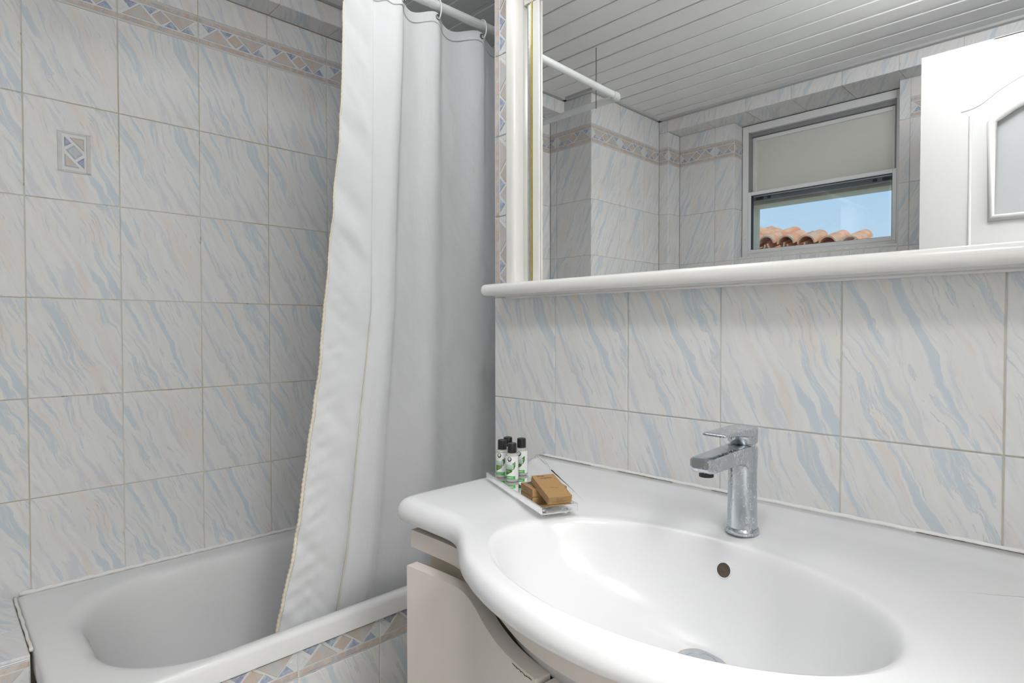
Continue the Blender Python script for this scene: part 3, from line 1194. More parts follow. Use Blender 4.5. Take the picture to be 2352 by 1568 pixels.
lathe('added_lamp_shade', [(0.27, 0.0), (0.265, -0.05), (0.23, -0.10), (0.15, -0.14), (0.002, -0.16)], P(0.95, 0.15, ZC + 0.18), M['hall_fill_lamp'], hl, 40)

# ------------------------------------------------------------------ bathtub
tub = empty('bathtub', P(-1.56, 0.85, FL), 'white enamelled bathtub built in behind the tiled front', 'bathtub')
tx0, tx1, ty0, ty1, tz = XL + 0.003, -1.238, 0.143, YF - 0.004, -0.657
ix0, ix1, iy0, iy1, irad = -1.812, -1.276, 0.219, 1.515, 0.205
tc = Vector(((ix0 + ix1) / 2, (iy0 + iy1) / 2))


def rr_radius(a_, grow):
    """distance from the centre to the rounded opening, grown (or shrunk) by grow, along angle a_"""
    d = Vector((cos(a_), sin(a_)))
    lo_, hi_ = 0.0, 2.0
    hw, hl_ = (ix1 - ix0) / 2 + grow, (iy1 - iy0) / 2 + grow
    r_ = max(irad + grow * 0.6, 0.03)
    for _ in range(34):
        m_ = (lo_ + hi_) / 2
        px, py = abs(d.x * m_) - (hw - r_), abs(d.y * m_) - (hl_ - r_)
        sd = Vector((max(px, 0), max(py, 0))).length + min(max(px, py), 0) - r_
        if sd > 0:
            hi_ = m_
        else:
            lo_ = m_
    return lo_


def rect_pt(a_, x0, x1, y0, y1):
    d = Vector((cos(a_), sin(a_)))
    ts = []
    if abs(d.x) > 1e-9:
        ts.append(((x1 if d.x > 0 else x0) - tc.x) / d.x)
    if abs(d.y) > 1e-9:
        ts.append(((y1 if d.y > 0 else y0) - tc.y) / d.y)
    return tc + d * min(t for t in ts if t > 0)


angs = [2 * pi * i / 300 for i in range(300)]
for cx_, cy_ in ((tx0, ty0), (tx1, ty0), (tx1, ty1), (tx0, ty1)):
    angs.append(atan2(cy_ - tc.y, cx_ - tc.x) % (2 * pi))
angs = sorted(angs)
rings = []
for ins_, z in ((0.0, -0.045), (0.0, -0.012), (0.0025, -0.005), (0.008, -0.001), (0.014, 0.0)):
    rings.append([(*rect_pt(a_, tx0 + ins_, tx1 - ins_, ty0 + ins_, ty1 - ins_), tz + z) for a_ in angs])
for grow, z in ((0.026, 0.0), (0.016, -0.0008), (0.008, -0.0024), (0.001, -0.0056), (-0.005, -0.0105), (-0.0095, -0.0175), (-0.0135, -0.0275), (-0.018, -0.045), (-0.026, -0.09), (-0.038, -0.17), (-0.052, -0.26),
                (-0.070, -0.32), (-0.095, -0.355), (-0.13, -0.372), (-0.19, -0.380)):
    ring = []
    for a_ in angs:
        r_ = rr_radius(a_, grow)
        p_ = tc + Vector((cos(a_), sin(a_))) * r_
        if grow < 0.0:               # the near end leans back more
            p_.y += -grow * 0.55 * smoothstep(1.0, 0.2, p_.y)
        if grow > 0.0:               # keep the rim within the outer edge
            p_.x = min(max(p_.x, tx0 + 0.016), tx1 - 0.016)
        ring.append((p_.x, p_.y, tz + z))
    rings.append(ring)
V, F = [], []
na = len(angs)
for r_ in rings:
    V += [P(*p_) for p_ in r_]
for j in range(len(rings) - 1):
    for i in range(na):
        k = (i + 1) % na
        F.append((j * na + i, j * na + k, (j + 1) * na + k, (j + 1) * na + i))
F.append(tuple((len(rings) - 1) * na + i for i in range(na)))
mesh_obj('tub_shell', V, F, M['enamel'], tub, True)
lathe('tub_drain', [(0.034, 0.0), (0.034, 0.003), (0.026, 0.004), (0.024, 0.001)], P(-1.545, 1.30, tz - 0.379), M['steel'], tub, 28)
# caulk bead along the wall and the near end, uneven as squeezed on
bm = bmesh.new()
pts = [P(XL + 0.003, 0.15 + 0.012 * i, tz + 0.001 + 0.0012 * sin(i * 1.7)) for i in range(118)]
tube(bm, pts, 0.008, 8, rad=[0.0055 + 0.003 * abs(noise.noise(Vector((i * 0.31, 0, 0)))) for i in range(118)])
bm_obj('caulk_bead', bm, M['caulk'], tub, 3.2)
bm = bmesh.new()
pts = [P(XL + 0.01 + 0.0115 * i, 0.1412 + 0.0006 * sin(i), tz - 0.002) for i in range(30)]
tube(bm, pts, 0.007, 8, rad=[0.0030 + 0.002 * abs(noise.noise(Vector((i * 0.37, 3, 0)))) for i in range(30)])
bm_obj('caulk_bead', bm, M['caulk'], tub, 3.2)

# ------------------------------------------------------------------ curtain rod, rings, chain
XRD = -1.300


def rod_z(y_):
    return 0.858 + 0.0235 * (y_ - 0.2)


YEL = 0.196
rod = empty('curtain_rod', P(XRD, YEL, rod_z(YEL)), 'white L-shaped shower curtain rod under the plank ceiling', 'curtain rod')
bm = bmesh.new()
tube(bm, [P(XRD, YEL + 0.016, rod_z(YEL)), P(XRD, YF - 0.001, rod_z(YF))], 0.0122, 20)
bm_obj('long_tube', bm, M['rod'], rod, 0.9)
bm = bmesh.new()
tube(bm, [P(XRD - 0.022, YEL, rod_z(YEL)), P(XL + 0.003, YEL, rod_z(YEL))], 0.0122, 20)
bm_obj('short_tube', bm, M['rod'], rod, 0.9)
bm = bmesh.new()
tube(bm, [P(XRD - 0.036, YEL, rod_z(YEL)), P(XRD - 0.012, YEL, rod_z(YEL)), P(XRD - 0.004, YEL + 0.002, rod_z(YEL)), P(XRD, YEL + 0.008, rod_z(YEL)),
          P(XRD, YEL + 0.034, rod_z(YEL))], 0.0142, 20)
bm_obj('elbow', bm, M['rod'], rod, 0.9)
lathe('wall_flange', [(0.026, 0), (0.026, 0.006), (0.016, 0.012)], P(XL + 0.002, YEL, rod_z(YEL)), M['rod'], rod, 28, axis='X')

bm = bmesh.new()
zc_, i = ZC + 0.006, 0
while zc_ > 0.836:
    ax = Vector((1, 0, 0)) if i % 2 else Vector((0, 1, 0))
    c = P(-1.391, YEL + 0.0145, zc_)
    tube(bm, [c + ax * 0.0017 * cos(t) + Vector((0, 0, 1)) * 0.0040 * sin(t) for t in [2 * pi * k / 10 for k in range(10)]], 0.0007, 5, closed=True)
    zc_ -= 0.0062
    i += 1
ch = bm_obj('hanging_chain', bm, M['chain'], None, 3.2)
tag(ch, 'thin dark metal chain hanging from the ceiling to the rod, seen in the mirror', 'chain')

RY = [0.765, 0.800, 0.838, 0.880, 1.000, 1.160, 1.325, 1.490]
ring_me = None
RLAB = ['bunched where the curtain gathers, hidden behind its first fold', 'bunched beside the curtain gather, second along the rod',
        'bunched beside the curtain gather, third along the rod', 'beside the tall bright fold of the gathered curtain',
        'above the first eyelet of the stretched curtain', 'above the second eyelet, beside the mirror wall edge',
        'behind the mirror wall edge, third of the stretched curtain', 'in the bath alcove, farthest along the rod']
for i, yy in enumerate(RY):
    if ring_me is None:
        bm = bmesh.new()
        pts = []
        for k in range(29):
            t = radians(-70 + 318 * k / 28)
            pts.append(Vector((0.0175 * cos(t), 0.0, 0.028 * sin(t) - 0.0125)))
        tube(bm, pts, 0.0021, 10)
        bmesh.ops.recalc_face_normals(bm, faces=bm.faces[:])
        ring_me = bpy.data.meshes.new('curtain_ring')
        bm.to_mesh(ring_me)
        bm.free()
        ring_me.materials.append(M['plastic_white'])
        for p_ in ring_me.polygons:
            p_.use_smooth = True
    o = bpy.data.objects.new('curtain_ring', ring_me)
    o.matrix_basis = Matrix.Translation(P(XRD, yy, rod_z(yy) + 0.0005)) @ Matrix.Rotation(random.uniform(-0.25, 0.25), 4, 'Z')
    COL.objects.link(o)
    tag(o, 'white plastic curtain ring ' + RLAB[i], 'curtain ring', 'curtain rings on the rod')

# ------------------------------------------------------------------ shower curtain
HEM = [(-0.86, .535), (-.68, .566), (-.594, .582), (-.488, .604), (-.37, .620), (-.27, .637), (-.108, .664), (.037, .678), (.163, .691), (.321, .706), (.481, .722), (.641, .731), (.80, .736), (.9, .738)]
# columns: (y, x) at the top, at mid height, at the bottom
KEYS = [((.736, -1.330), (.680, -1.330), (.566, -1.328)), ((.752, -1.324), (.702, -1.320), (.592, -1.321)), ((.772, -1.316), (.730, -1.309), (.632, -1.315)),
        ((.790, -1.307), (.762, -1.299), (.675, -1.310)), ((.800, -1.303), (.782, -1.296), (.700, -1.313)), ((.807, -1.311), (.791, -1.302), (.710, -1.319)),
        ((.838, -1.296), (.808, -1.293), (.735, -1.311)), ((.862, -1.288), (.826, -1.287), (.772, -1.306)), ((.880, -1.291), (.846, -1.290), (.794, -1.309)),
        ((.895, -1.306), (.868, -1.301), (.822, -1.315)), ((.945, -1.318), (.925, -1.311), (.900, -1.322)), ((1.000, -1.304), (.985, -1.306), (.975, -1.318)),
        ((1.030, -1.315), (1.035, -1.317), (1.035, -1.328)), ((1.095, -1.322), (1.095, -1.322), (1.095, -1.332)), ((1.160, -1.303), (1.165, -1.319), (1.165, -1.330)),
        ((1.185, -1.308), (1.20, -1.322), (1.20, -1.333)), ((1.250, -1.322), (1.25, -1.328), (1.25, -1.337)), ((1.325, -1.304), (1.325, -1.318), (1.325, -1.328)),
        ((1.400, -1.335), (1.40, -1.335), (1.40, -1.342)), ((1.490, -1.304), (1.49, -1.318), (1.49, -1.328)), ((1.560, -1.330), (1.56, -1.330), (1.56, -1.335))]
NS, NR = 300, 170
ZBOT = -0.80


def top_edge(y_):
    for a_, b2 in zip([0.735] + RY, RY + [1.56]):
        if a_ <= y_ <= b2:
            t = (y_ - a_) / max(b2 - a_, 1e-6)
            sag = sin(pi / 2 * t / 0.3) if t < 0.3 else 1.0 - smoothstep(0.3, 0.95, t) * 1.12 + 0.12 * smoothstep(0.9, 1.0, t)
            return rod_z(y_) - 0.020 - min((b2 - a_) * 0.15, 0.023) * sag
    return rod_z(y_) - 0.020


def col_at(z):
    """control polygon of the curtain at height z"""
    out = []
    hem_y = lerp_table(HEM, z)
    for j, (a_, b2, c) in enumerate(KEYS):
        t = (0.80 - z) / 0.75
        if t <= 1:
            t = max(t, 0)
            e = t * t * (3 - 2 * t) * 0.5 + t * 0.5
            y_, x_ = a_[0] + (b2[0] - a_[0]) * e, a_[1] + (b2[1] - a_[1]) * e
        else:
            t = min((0.05 - z) / 0.75, 1.2)
            e = t
            y_, x_ = b2[0] + (c[0] - b2[0]) * e, b2[1] + (c[1] - b2[1]) * e
        out.append([y_, x_])
    d = hem_y - out[0][0]
    for j in range(5):
        out[j][0] += d * (1 - j / 5)
    return out


def cat(p0, p1, p2, p3, t):
    return 0.5 * (2 * p1 + (p2 - p0) * t + (2 * p0 - 5 * p1 + 4 * p2 - p3) * t * t + (3 * p1 - p0 - 3 * p2 + p3) * t ** 3)


# share of the cloth between two key columns, by length at mid height
mid = col_at(0.05)
seg = [0.0]
for a_, b2 in zip(mid, mid[1:]):
    seg.append(seg[-1] + sqrt((a_[0] - b2[0]) ** 2 + (a_[1] - b2[1]) ** 2) + 0.012)
V = []
seam, hemline, hem2 = [], [], []


def cloth(u, cp, z):
    s_ = u * seg[-1]
    j = 0
    while j < len(seg) - 2 and seg[j + 1] < s_:
        j += 1
    t = (s_ - seg[j]) / (seg[j + 1] - seg[j])
    g_ = lambda k: cp[min(max(k, 0), len(cp) - 1)]
    y_ = cat(g_(j - 1)[0], g_(j)[0], g_(j + 1)[0], g_(j + 2)[0], t)
    x_ = cat(g_(j - 1)[1], g_(j)[1], g_(j + 1)[1], g_(j + 2)[1], t)
    w_ = max(0.0, 1 - s_ / seg[4])
    wr_ = noise.noise(Vector((y_ * 6, (z + (y_ - 0.7) * 1.1) * 17, 0.3)))
    wr2 = noise.noise(Vector((y_ * 14, (z + (y_ - 0.7) * 1.3) * 34, 4.3)))
    x_ += (0.0055 * wr_ + 0.0025 * wr2) * min(1, 0.25 + 1.1 * (w_ > 0) * min(1, 0.25 + 1.4 * w_))
    e_ = max(0.0, 1 - s_ / (seg[2] * 1.2))          # gathers along the overlocked edge
    x_ += 0.0016 * e_ * (1 - e_) * 4 * sin(z * 150 + 5 * noise.noise(Vector((z * 9, 0, 1.1))) - s_ * 60) * smoothstep(0.45, -0.1, z)
    x_ += 0.0045 * w_ * (1 - w_) * 4 * noise.noise(Vector((s_ * 7, (z + s_ * 1.2) * 13, 9.1)))
    x_ += 0.0030 * noise.noise(Vector((y_ * 9, z * 3.2, 7.7))) + 0.0012 * noise.noise(Vector((y_ * 22, z * 13, 2.2)))
    x_ -= 0.020 * smoothstep(-0.52, -0.74, z)      # tucked inside the tub
    return x_, y_


for r_ in range(NR + 1):
    f_ = r_ / NR
    for c in range(NS + 1):
        u = c / NS
        zt = None
        # rows run from the sagging top edge to the hem at the bottom
        y_top = cloth(u, col_at(0.83), 0.83)[1] if r_ == 0 else TOPY[c]
        if r_ == 0:
            if c == 0:
                TOPY = []
            TOPY.append(y_top)
        zt = top_edge(y_top)
        V.append((u, zt + (ZBOT - zt) * f_))
cps = {}
VV = []
for u, z in V:
    k_ = round(z, 3)
    if k_ not in cps:
        cps[k_] = col_at(k_)
    x_, y_ = cloth(u, cps[k_], z)
    VV.append(P(x_, y_, z))
F = []
for r_ in range(NR):
    for c in range(NS):
        a_ = r_ * (NS + 1) + c
        F.append((a_, a_ + 1, a_ + NS + 2, a_ + NS + 1))
cur = empty('shower_curtain', P(-1.31, 1.05, ZBOT), 'white fabric shower curtain hanging from the rod into the bathtub', 'curtain')
mesh_obj('curtain_cloth', VV, F, M['fabric'], cur, True)
# doubled band along the top edge
nb = 7
BV, BF = [], []
for r_ in range(nb):
    for c in range(NS + 1):
        z0 = V[c][1]
        z = z0 + 0.001 - 0.027 * r_ / (nb - 1)
        x_, y_ = cloth(V[c][0], col_at(round(z, 3)), z)
        BV.append(P(x_ + 0.0018, y_, z))
for r_ in range(nb - 1):
    for c in range(NS):
        a_ = r_ * (NS + 1) + c
        BF.append((a_, a_ + 1, a_ + NS + 2, a_ + NS + 1))
mesh_obj('top_hem', BV, BF, M['fabric'], cur, True)
M['stitch'] = plain('stitch_thread', (0.55, 0.56, 0.57), 0.9)
bm = bmesh.new()
tube(bm, [BV[(nb - 1) * (NS + 1) + c] + Vector((0.0003, 0, 0.0012)) for c in range(NS + 1)], 0.0005, 5)
bm_obj('stitch_line', bm, M['stitch'], cur, 3.2)
# overlocked free edge and the seam beside it
for nm, u, rad_, mat in (('overlock_edge', 0.0, 0.0042, 'hem_thread'), ('seam_thread', seg[5] / seg[-1] - 0.004, 0.0014, 'hem_thread')):
    bm = bmesh.new()
    pts, rds = [], []
    z1_ = 0.80 if u == 0 else 0.02
    nz = 420 if u == 0 else 120
    for i in range(nz + 1):
        z = ZBOT + (z1_ - ZBOT) * i / nz
        x_, y_ = cloth(u, col_at(round(z, 3)), z)
        pts.append(P(x_ + (0.0015 if u else 0.0), y_, z))
        wob_ = 0.55 + 0.45 * smoothstep(0.35, -0.3, z)
        rds.append(rad_ * wob_ * (1 + (0.28 * sin(i * 2.1) if u == 0 else 0)))
    tube(bm, pts, rad_, 7, rad=rds)
    bm_obj(nm, bm, M[mat] if u else M['hem_thread'], cur, 3.2)
for yy in RY:
    best = min(range(NS + 1), key=lambda c: abs(TOPY[c] - yy))
    u = best / NS
    z = top_edge(yy) - 0.010
    x_, y_ = cloth(u, col_at(z), z)
    bm = bmesh.new()
    c = P(x_ + 0.0022, y_, z)
    tube(bm, [c + Vector((0.0, 0.0062 * cos(t), 0.0062 * sin(t))) for t in [2 * pi * k / 20 for k in range(20)]], 0.0017, 8, closed=True)
    ey = bm_obj('eyelet', bm, M['eyelet'], cur, 3.2)
    bm = bmesh.new()
    bmesh.ops.create_circle(bm, cap_ends=True, segments=18, radius=0.005, matrix=Matrix.Translation(c - Vector((0.0005, 0, 0))) @ Matrix.Rotation(pi / 2, 4, 'Y'))
    bm_obj('eyelet_hole', bm, M['seal_black'], ey)

# ------------------------------------------------------------------ mirror with shelf
YMI = 1.015
mir = empty('bathroom_mirror', P(-0.40, YM, 0.08), 'large white-framed wall mirror with a rounded shelf along its foot', 'mirror')
ML, MR = -0.976, 0.176
box('mirror_glass', (ML - 0.01, YMI, 0.095), (MR + 0.01, YMI + 0.004, 0.790), M['mirror'], mir)
box('back_board', (ML - 0.05, YMI + 0.005, 0.09), (MR + 0.05, YM - 0.001, 0.80), M['frame_paint'], mir)
for x0, x1, s in ((ML - 0.052, ML - 0.006, 1), (MR + 0.006, MR + 0.052, -1)):
    bm = bmesh.new()
    # soft convex post: closed profile swept upwards
    prof = []
    w_ = x1 - x0
    for k in range(17):
        t = k / 16
        prof.append((x0 + w_ * t, YMI - 0.010 - 0.024 * (1 - abs(2 * t - 1) ** 4.0)))
    prof = [(x0, YM - 0.002)] + prof + [(x1, YMI - 0.0005), (x1, YM - 0.002)]
    lo_ = [bm.verts.new(P(x, y_, 0.108)) for x, y_ in prof]
    hi_ = [bm.verts.new(P(x, y_, 0.80)) for x, y_ in prof]
    n = len(prof)
    for k in range(n):
        bm.faces.new((lo_[k], lo_[(k + 1) % n], hi_[(k + 1) % n], hi_[k]))
    bm.faces.new(lo_[::-1])
    bm.faces.new(hi_)
    bm_obj('frame_post', bm, M['frame_paint'], mir, 0.7)
    xe = ML if s == 1 else MR
    box('silver_bead', (min(xe + s * 0.003, xe + s * 0.0105), YMI - 0.0060, 0.108), (max(xe + s * 0.003, xe + s * 0.0105), YMI - 0.001, 0.757), M['silver'], mir, 0.0018)
    box('silver_bead', (min(xe + s * 0.0115, xe + s * 0.0155), YMI - 0.0075, 0.108), (max(xe + s * 0.0115, xe + s * 0.0155), YMI - 0.001, 0.757), M['silver'], mir, 0.0015)
    box('inner_strip', (min(xe + s * 0.021, xe + s * 0.041), YMI - 0.007, 0.106), (max(xe + s * 0.021, xe + s * 0.041), YMI - 0.0005, 0.757), M['frame_paint'], mir, 0.0012)
    box('gold_bead', (min(xe + s * 0.0165, xe + s * 0.0205), YMI - 0.0090, 0.108), (max(xe + s * 0.0165, xe + s * 0.0205), YMI - 0.001, 0.757), M['gold'], mir, 0.001)
bm = bmesh.new()
add_box(bm, P(-1.088, 0.958, 0.0805), P(0.285, YM - 0.001, 0.1085))
es = [e for e in bm.edges if not all(v.co.y > YM - 0.01 for v in e.verts) and not (abs(e.verts[0].co.y - e.verts[1].co.y) < 1e-4 and e.verts[0].co.y > YM - 0.01)]
bmesh.ops.bevel(bm, geom=es, offset=0.0125, segments=6, profile=0.5, affect='EDGES')
bm_obj('shelf', bm, M['frame_paint'], mir, 0.9)
bm = bmesh.new()
tube(bm, [P(-1.07 + 0.01 * i, YM - 0.003, 0.079 + 0.0008 * noise.noise(Vector((i * .4, 0, 0)))) for i in range(135)], 0.0035, 6)
bm_obj('caulk_bead', bm, M['caulk'], mir, 3.2)
box('top_rail', (ML - 0.075, 0.962, 0.800), (MR + 0.075, YM - 0.001, 0.87), M['frame_paint'], mir, 0.012, 4)
box('top_strip', (ML - 0.004, YMI - 0.009, 0.757), (MR + 0.004, YMI - 0.0005, 0.799), M['frame_paint'], mir, 0.001)
bm = bmesh.new()
tp = [(-0.632 + 0.0055 * i, 0.1095 + 0.0022 * abs(noise.noise(Vector((i * .9, 1, 0)))) * (1 if 0 < i < 10 else 0)) for i in range(11)]
vs = [bm.verts.new(P(x, YMI - 0.0006, z + 0.0015)) for x, z in tp] + [bm.verts.new(P(x, YMI - 0.0006, 0.105)) for x, z in tp[::-1]]
bm.faces.new(vs)
bm_obj('tarnish_mark', bm, M['dark_spot'], mir)

# ------------------------------------------------------------------ washbasin
DECK = -0.305
XM = -0.400
half = [(-0.968, 1.033), (-0.967, 1.015), (-0.956, 0.975), (-0.936, 0.925), (-0.927, 0.87), (-0.925, 0.80), (-0.925, 0.72), (-0.925, 0.655), (-0.920, 0.617), (-0.903, 0.598), (-0.875, 0.592),
        (-0.82, 0.591), (-0.77, 0.590), (-0.737, 0.586), (-0.708, 0.574), (-0.675, 0.551), (-0.630, 0.519), (-0.580, 0.494), (-0.520, 0.474), (-0.460, 0.462), (-0.400, 0.458)]
right_half = [(2 * XM - x, y) for x, y in half[-2::-1]]
front = spline([(x, y, 0) for x, y in half + right_half], 361)
back = [Vector((front[-1].x + (front[0].x - front[-1].x) * i / 120, 1.033, 0)) for i in range(1, 120)]
outl = [Vector((p_.x, p_.y)) for p_ in front] + [Vector((p_.x, p_.y)) for p_ in back]
N = len(outl)
nrm = []
for i in range(N):
    t = outl[(i + 1) % N] - outl[i - 1]
    nrm.append(Vector((-t.y, t.x)).normalized())        # inward for this turning sense
cen = Vector((XM, 0.70))
if (cen - outl[180]).dot(nrm[180]) < 0:
    nrm = [-v for v in nrm]
wgt = [1.0 - 0.88 * smoothstep(1.012, 1.032, p_.y) for p_ in outl]
BC, BRX, BRY = Vector((XM, 0.660)), 0.263, 0.166
# match outline to bowl edge: mix of direction and arc share
ang = []
prev = None
for i_, p_ in enumerate(outl):
    p_ = p_ + nrm[i_] * 0.030 * wgt[i_]
    a_ = atan2((p_.y - BC.y) / BRY, (p_.x - BC.x) / BRX)
    if prev is not None:
        while a_ - prev > pi:
            a_ -= 2 * pi
        while a_ - prev < -pi:
            a_ += 2 * pi
    ang.append(a_)
    prev = a_
sgn = 1 if ang[-1] > ang[0] else -1
# keep the matching monotonic and its steps smooth
stp = [max(sgn * (ang[(i + 1) % N] - ang[i]) % (2 * pi) if sgn * (ang[(i + 1) % N] - ang[i]) % (2 * pi) < pi else 0.0, 0.0015) for i in range(N)]
for _ in range(3):
    stp = [sum(stp[(i + k) % N] for k in range(-5, 6)) / 11 for i in range(N)]
tot = sum(stp)
a0_ = ang[0]
ang = [a0_]
for i in range(N - 1):
    ang.append(ang[-1] + sgn * stp[i] * 2 * pi / tot)
lens = [0.0]
for i in range(N):
    lens.append(lens[-1] + (outl[(i + 1) % N] - outl[i]).length)
mixd = []
for i in range(N):
    lin = ang[0] + sgn * 2 * pi * lens[i] / lens[-1]
    mixd.append(ang[i])


def deck_z(x, y_):
    z = DECK
    z += 0.0055 * smoothstep(0.972, 0.998, y_)
    # shallow dished surround of the bowl
    d = sqrt(((x - XM) / 0.385) ** 2 + ((y_ - 0.665) / 0.205) ** 2)
    z -= 0.0050 * smoothstep(1.0, 0.82, d)
    return z


rings = []
lip = [(0.058, -0.043), (0.034, -0.0428), (0.020, -0.0420), (0.011, -0.0398), (0.0045, -0.0355), (0.001, -0.030), (0.0, -0.0240), (0.0012, -0.0180), (0.0050, -0.0105), (0.0115, -0.0045), (0.020, -0.0012), (0.030, 0.0)]
for d, z in lip:
    ring = []
    for i in range(N):
        q_ = outl[i] + nrm[i] * d * wgt[i]
        ring.append((q_.x, q_.y, (deck_z(q_.x, q_.y) if z > -0.002 else DECK + 0.0055 * smoothstep(0.972, 0.998, q_.y)) + z))
    rings.append(ring)
inner = [outl[i] + nrm[i] * 0.030 * wgt[i] for i in range(N)]


def bowl_pt(i, r_):
    c = BC + Vector((0.022, 0.062)) * max(0.0, 1 - r_) ** 1.4
    ry_ = BRY + 0.055 * smoothstep(0.32, 0.14, r_)       # round, flat floor about the waste
    return c + Vector((BRX * r_ * cos(mixd[i]), ry_ * r_ * sin(mixd[i])))


for t in (0.12, 0.25, 0.38, 0.5, 0.62, 0.74, 0.84, 0.92, 0.97):
    ring = []
    for i in range(N):
        q_ = inner[i].lerp(bowl_pt(i, 1.0) + (bowl_pt(i, 1.0) - BC) * 0.02, t)
        ring.append((q_.x, q_.y, deck_z(q_.x, q_.y)))
    rings.append(ring)
BOWL = [(1.02, -0.0004), (1.0, -0.0018), (0.985, -0.0046), (0.970, -0.0090), (0.955, -0.0150), (0.935, -0.0245), (0.905, -0.038), (0.865, -0.054), (0.81, -0.071), (0.74, -0.087), (0.65, -0.101), (0.55, -0.112),
        (0.45, -0.120), (0.36, -0.1255), (0.28, -0.129), (0.21, -0.131), (0.14, -0.132)]
for r_, z in BOWL:
    rings.append([(*bowl_pt(i, r_), (DECK - 0.005) + z) for i in range(N)])
V, F = [], []
for r_ in rings:
    V += [P(*p_) for p_ in r_]
for j in range(len(rings) - 1):
    for i in range(N):
        k = (i + 1) % N
        F.append((j * N + i, j * N + k, (j + 1) * N + k, (j + 1) * N + i))
nl = len(rings) - 1
F.append(tuple(nl * N + i for i in range(N)))
# outside of the bowl below the deck
ub = []
for r_, z in ((0.965, -0.0445), (0.955, -0.060), (0.945, -0.080), (0.91, -0.102), (0.83, -0.124), (0.65, -0.142), (0.4, -0.155), (0.15, -0.158)):
    ub.append([(*bowl_pt(i, r_), DECK + z) for i in range(N)])
base = len(V)
for r_ in ub:
    V += [P(*p_) for p_ in r_]
for i in range(N):
    k = (i + 1) % N
    F.append((i, k, base + k, base + i))
for j in range(len(ub) - 1):
    for i in range(N):
        k = (i + 1) % N
        F.append((base + j * N + i, base + j * N + k, base + (j + 1) * N + k, base + (j + 1) * N + i))
F.append(tuple(base + (len(ub) - 1) * N + i for i in range(N)))
basin = empty('washbasin', P(XM, 0.75, DECK - 0.05), 'white ceramic washbasin with a bowed front on the vanity cabinet', 'washbasin')
bs = mesh_obj('basin_body', V, F, M['ceramic'], basin, True)
bvh = BVHTree.FromPolygons([tuple(v) for v in V], F)
# overflow hole in the back of the bowl
hit, hn, _, _ = bvh.ray_cast(P(-0.390, 0.70, -0.348), Vector((0, 1, 0)))
if hn.y > 0:
    hn = -hn
mat_ = hn.to_track_quat('Z', 'Y').to_matrix().to_4x4()
mat_.translation = hit
ov = lathe('overflow_rim', [(0.0122, 0.0), (0.0120, 0.0010), (0.0111, 0.0014), (0.0102, 0.0010), (0.0102, 0.0)], (0, 0, 0), M['ceramic'], None, 32, caps=False)
ov.data.transform(mat_)
ov.parent = basin
ov.matrix_parent_inverse = parent_inv(basin)
oh = lathe('overflow_hole', [(0.0002, 0.0006), (0.0105, 0.0007), (0.0105, 0.0004)], (0, 0, 0), M['overflow'], None, 32)  # flat mottled dark brown disc laid over the bowl for the opening
oh.data.transform(mat_)
oh.parent = ov
oh.matrix_parent_inverse = parent_inv(ov)
# waste
dc = bowl_pt(0, 0.0)
zb = DECK - 0.005 - 0.132 + 0.0008
dr = lathe('drain_flange', [(0.0310, 0.0), (0.0305, 0.0016), (0.028, 0.0022), (0.0205, 0.0021), (0.0200, 0.0012)], P(dc.x, dc.y, zb), M['steel'], basin, 40, caps=False)
lathe('drain_plug', [(0.0002, 0.0020), (0.014, 0.0020), (0.0192, 0.0019), (0.0199, 0.0012)], P(dc.x, dc.y, zb), M['steel'], dr, 36, caps=False)
bm = bmesh.new()
tube(bm, [P(dc.x + 0.0314 * cos(t), dc.y + 0.0314 * sin(t), zb + 0.0004) for t in [2 * pi * k / 48 for k in range(48)]], 0.0012, 6, closed=True,
     rad=[0.0010 + 0.0012 * abs(noise.noise(Vector((k * 0.5, 0, 9)))) for k in range(48)])
bm_obj('rust_ring', bm, M['rust'], dr, 3.2)
bm = bmesh.new()
tube(bm, [P(-0.945 + 0.011 * i, 1.0345, DECK + 0.0062 + 0.0005 * sin(i * 1.3)) for i in range(98)], 0.0042, 8)
bm_obj('caulk_bead', bm, M['caulk_clean'], basin, 3.2)

# ------------------------------------------------------------------ vanity cabinet
van = empty('vanity_cabinet', P(XM, 0.8, FL), 'cream painted bow-front vanity cabinet under the washbasin', 'cabinet')


def strip(name, path, z0, z1, th, mat, parent, bevel=0.003, seg=3):
    """upright panel following a plan path; th is laid off to the back (+y side)"""
    n = len(path)
    bm = bmesh.new()
    fr, bk = [], []
    for i, p_ in enumerate(path):
        t = (Vector(path[min(i + 1, n - 1)]) - Vector(path[max(i - 1, 0)])).normalized()
        nn = Vector((-t.y, t.x))
        if nn.y < 0:
            nn = -nn
        fr.append(Vector(p_))
        bk.append(Vector(p_) + nn * th)
    loop = fr + bk[::-1]
    lo_ = [bm.verts.new(P(v.x, v.y, z0)) for v in loop]
    hi_ = [bm.verts.new(P(v.x, v.y, z1)) for v in loop]
    m_ = len(loop)
    for k in range(m_):
        bm.faces.new((lo_[k], lo_[(k + 1) % m_], hi_[(k + 1) % m_], hi_[k]))
    for k in range(n - 1):
        bm.faces.new((lo_[k + 1], lo_[k], lo_[m_ - 1 - k], lo_[m_ - 2 - k]))
        bm.faces.new((hi_[k], hi_[k + 1], hi_[m_ - 2 - k], hi_[m_ - 1 - k]))
    if bevel:
        es = [e for e in bm.edges if e.calc_face_angle(0) > 0.9]
        bmesh.ops.bevel(bm, geom=es, offset=bevel, segments=seg, profile=0.5, affect='EDGES', clamp_overlap=True)
    return bm_obj(name, bm, mat, parent, 0.8)


def mirror_path(h):
    return h + [(2 * XM - x, y) for x, y in h[::-1] if abs(x - XM) > 1e-6]


def sp2(pts, n):
    return [(p_.x, p_.y) for p_ in spline([(x, y, 0) for x, y in pts], n)]


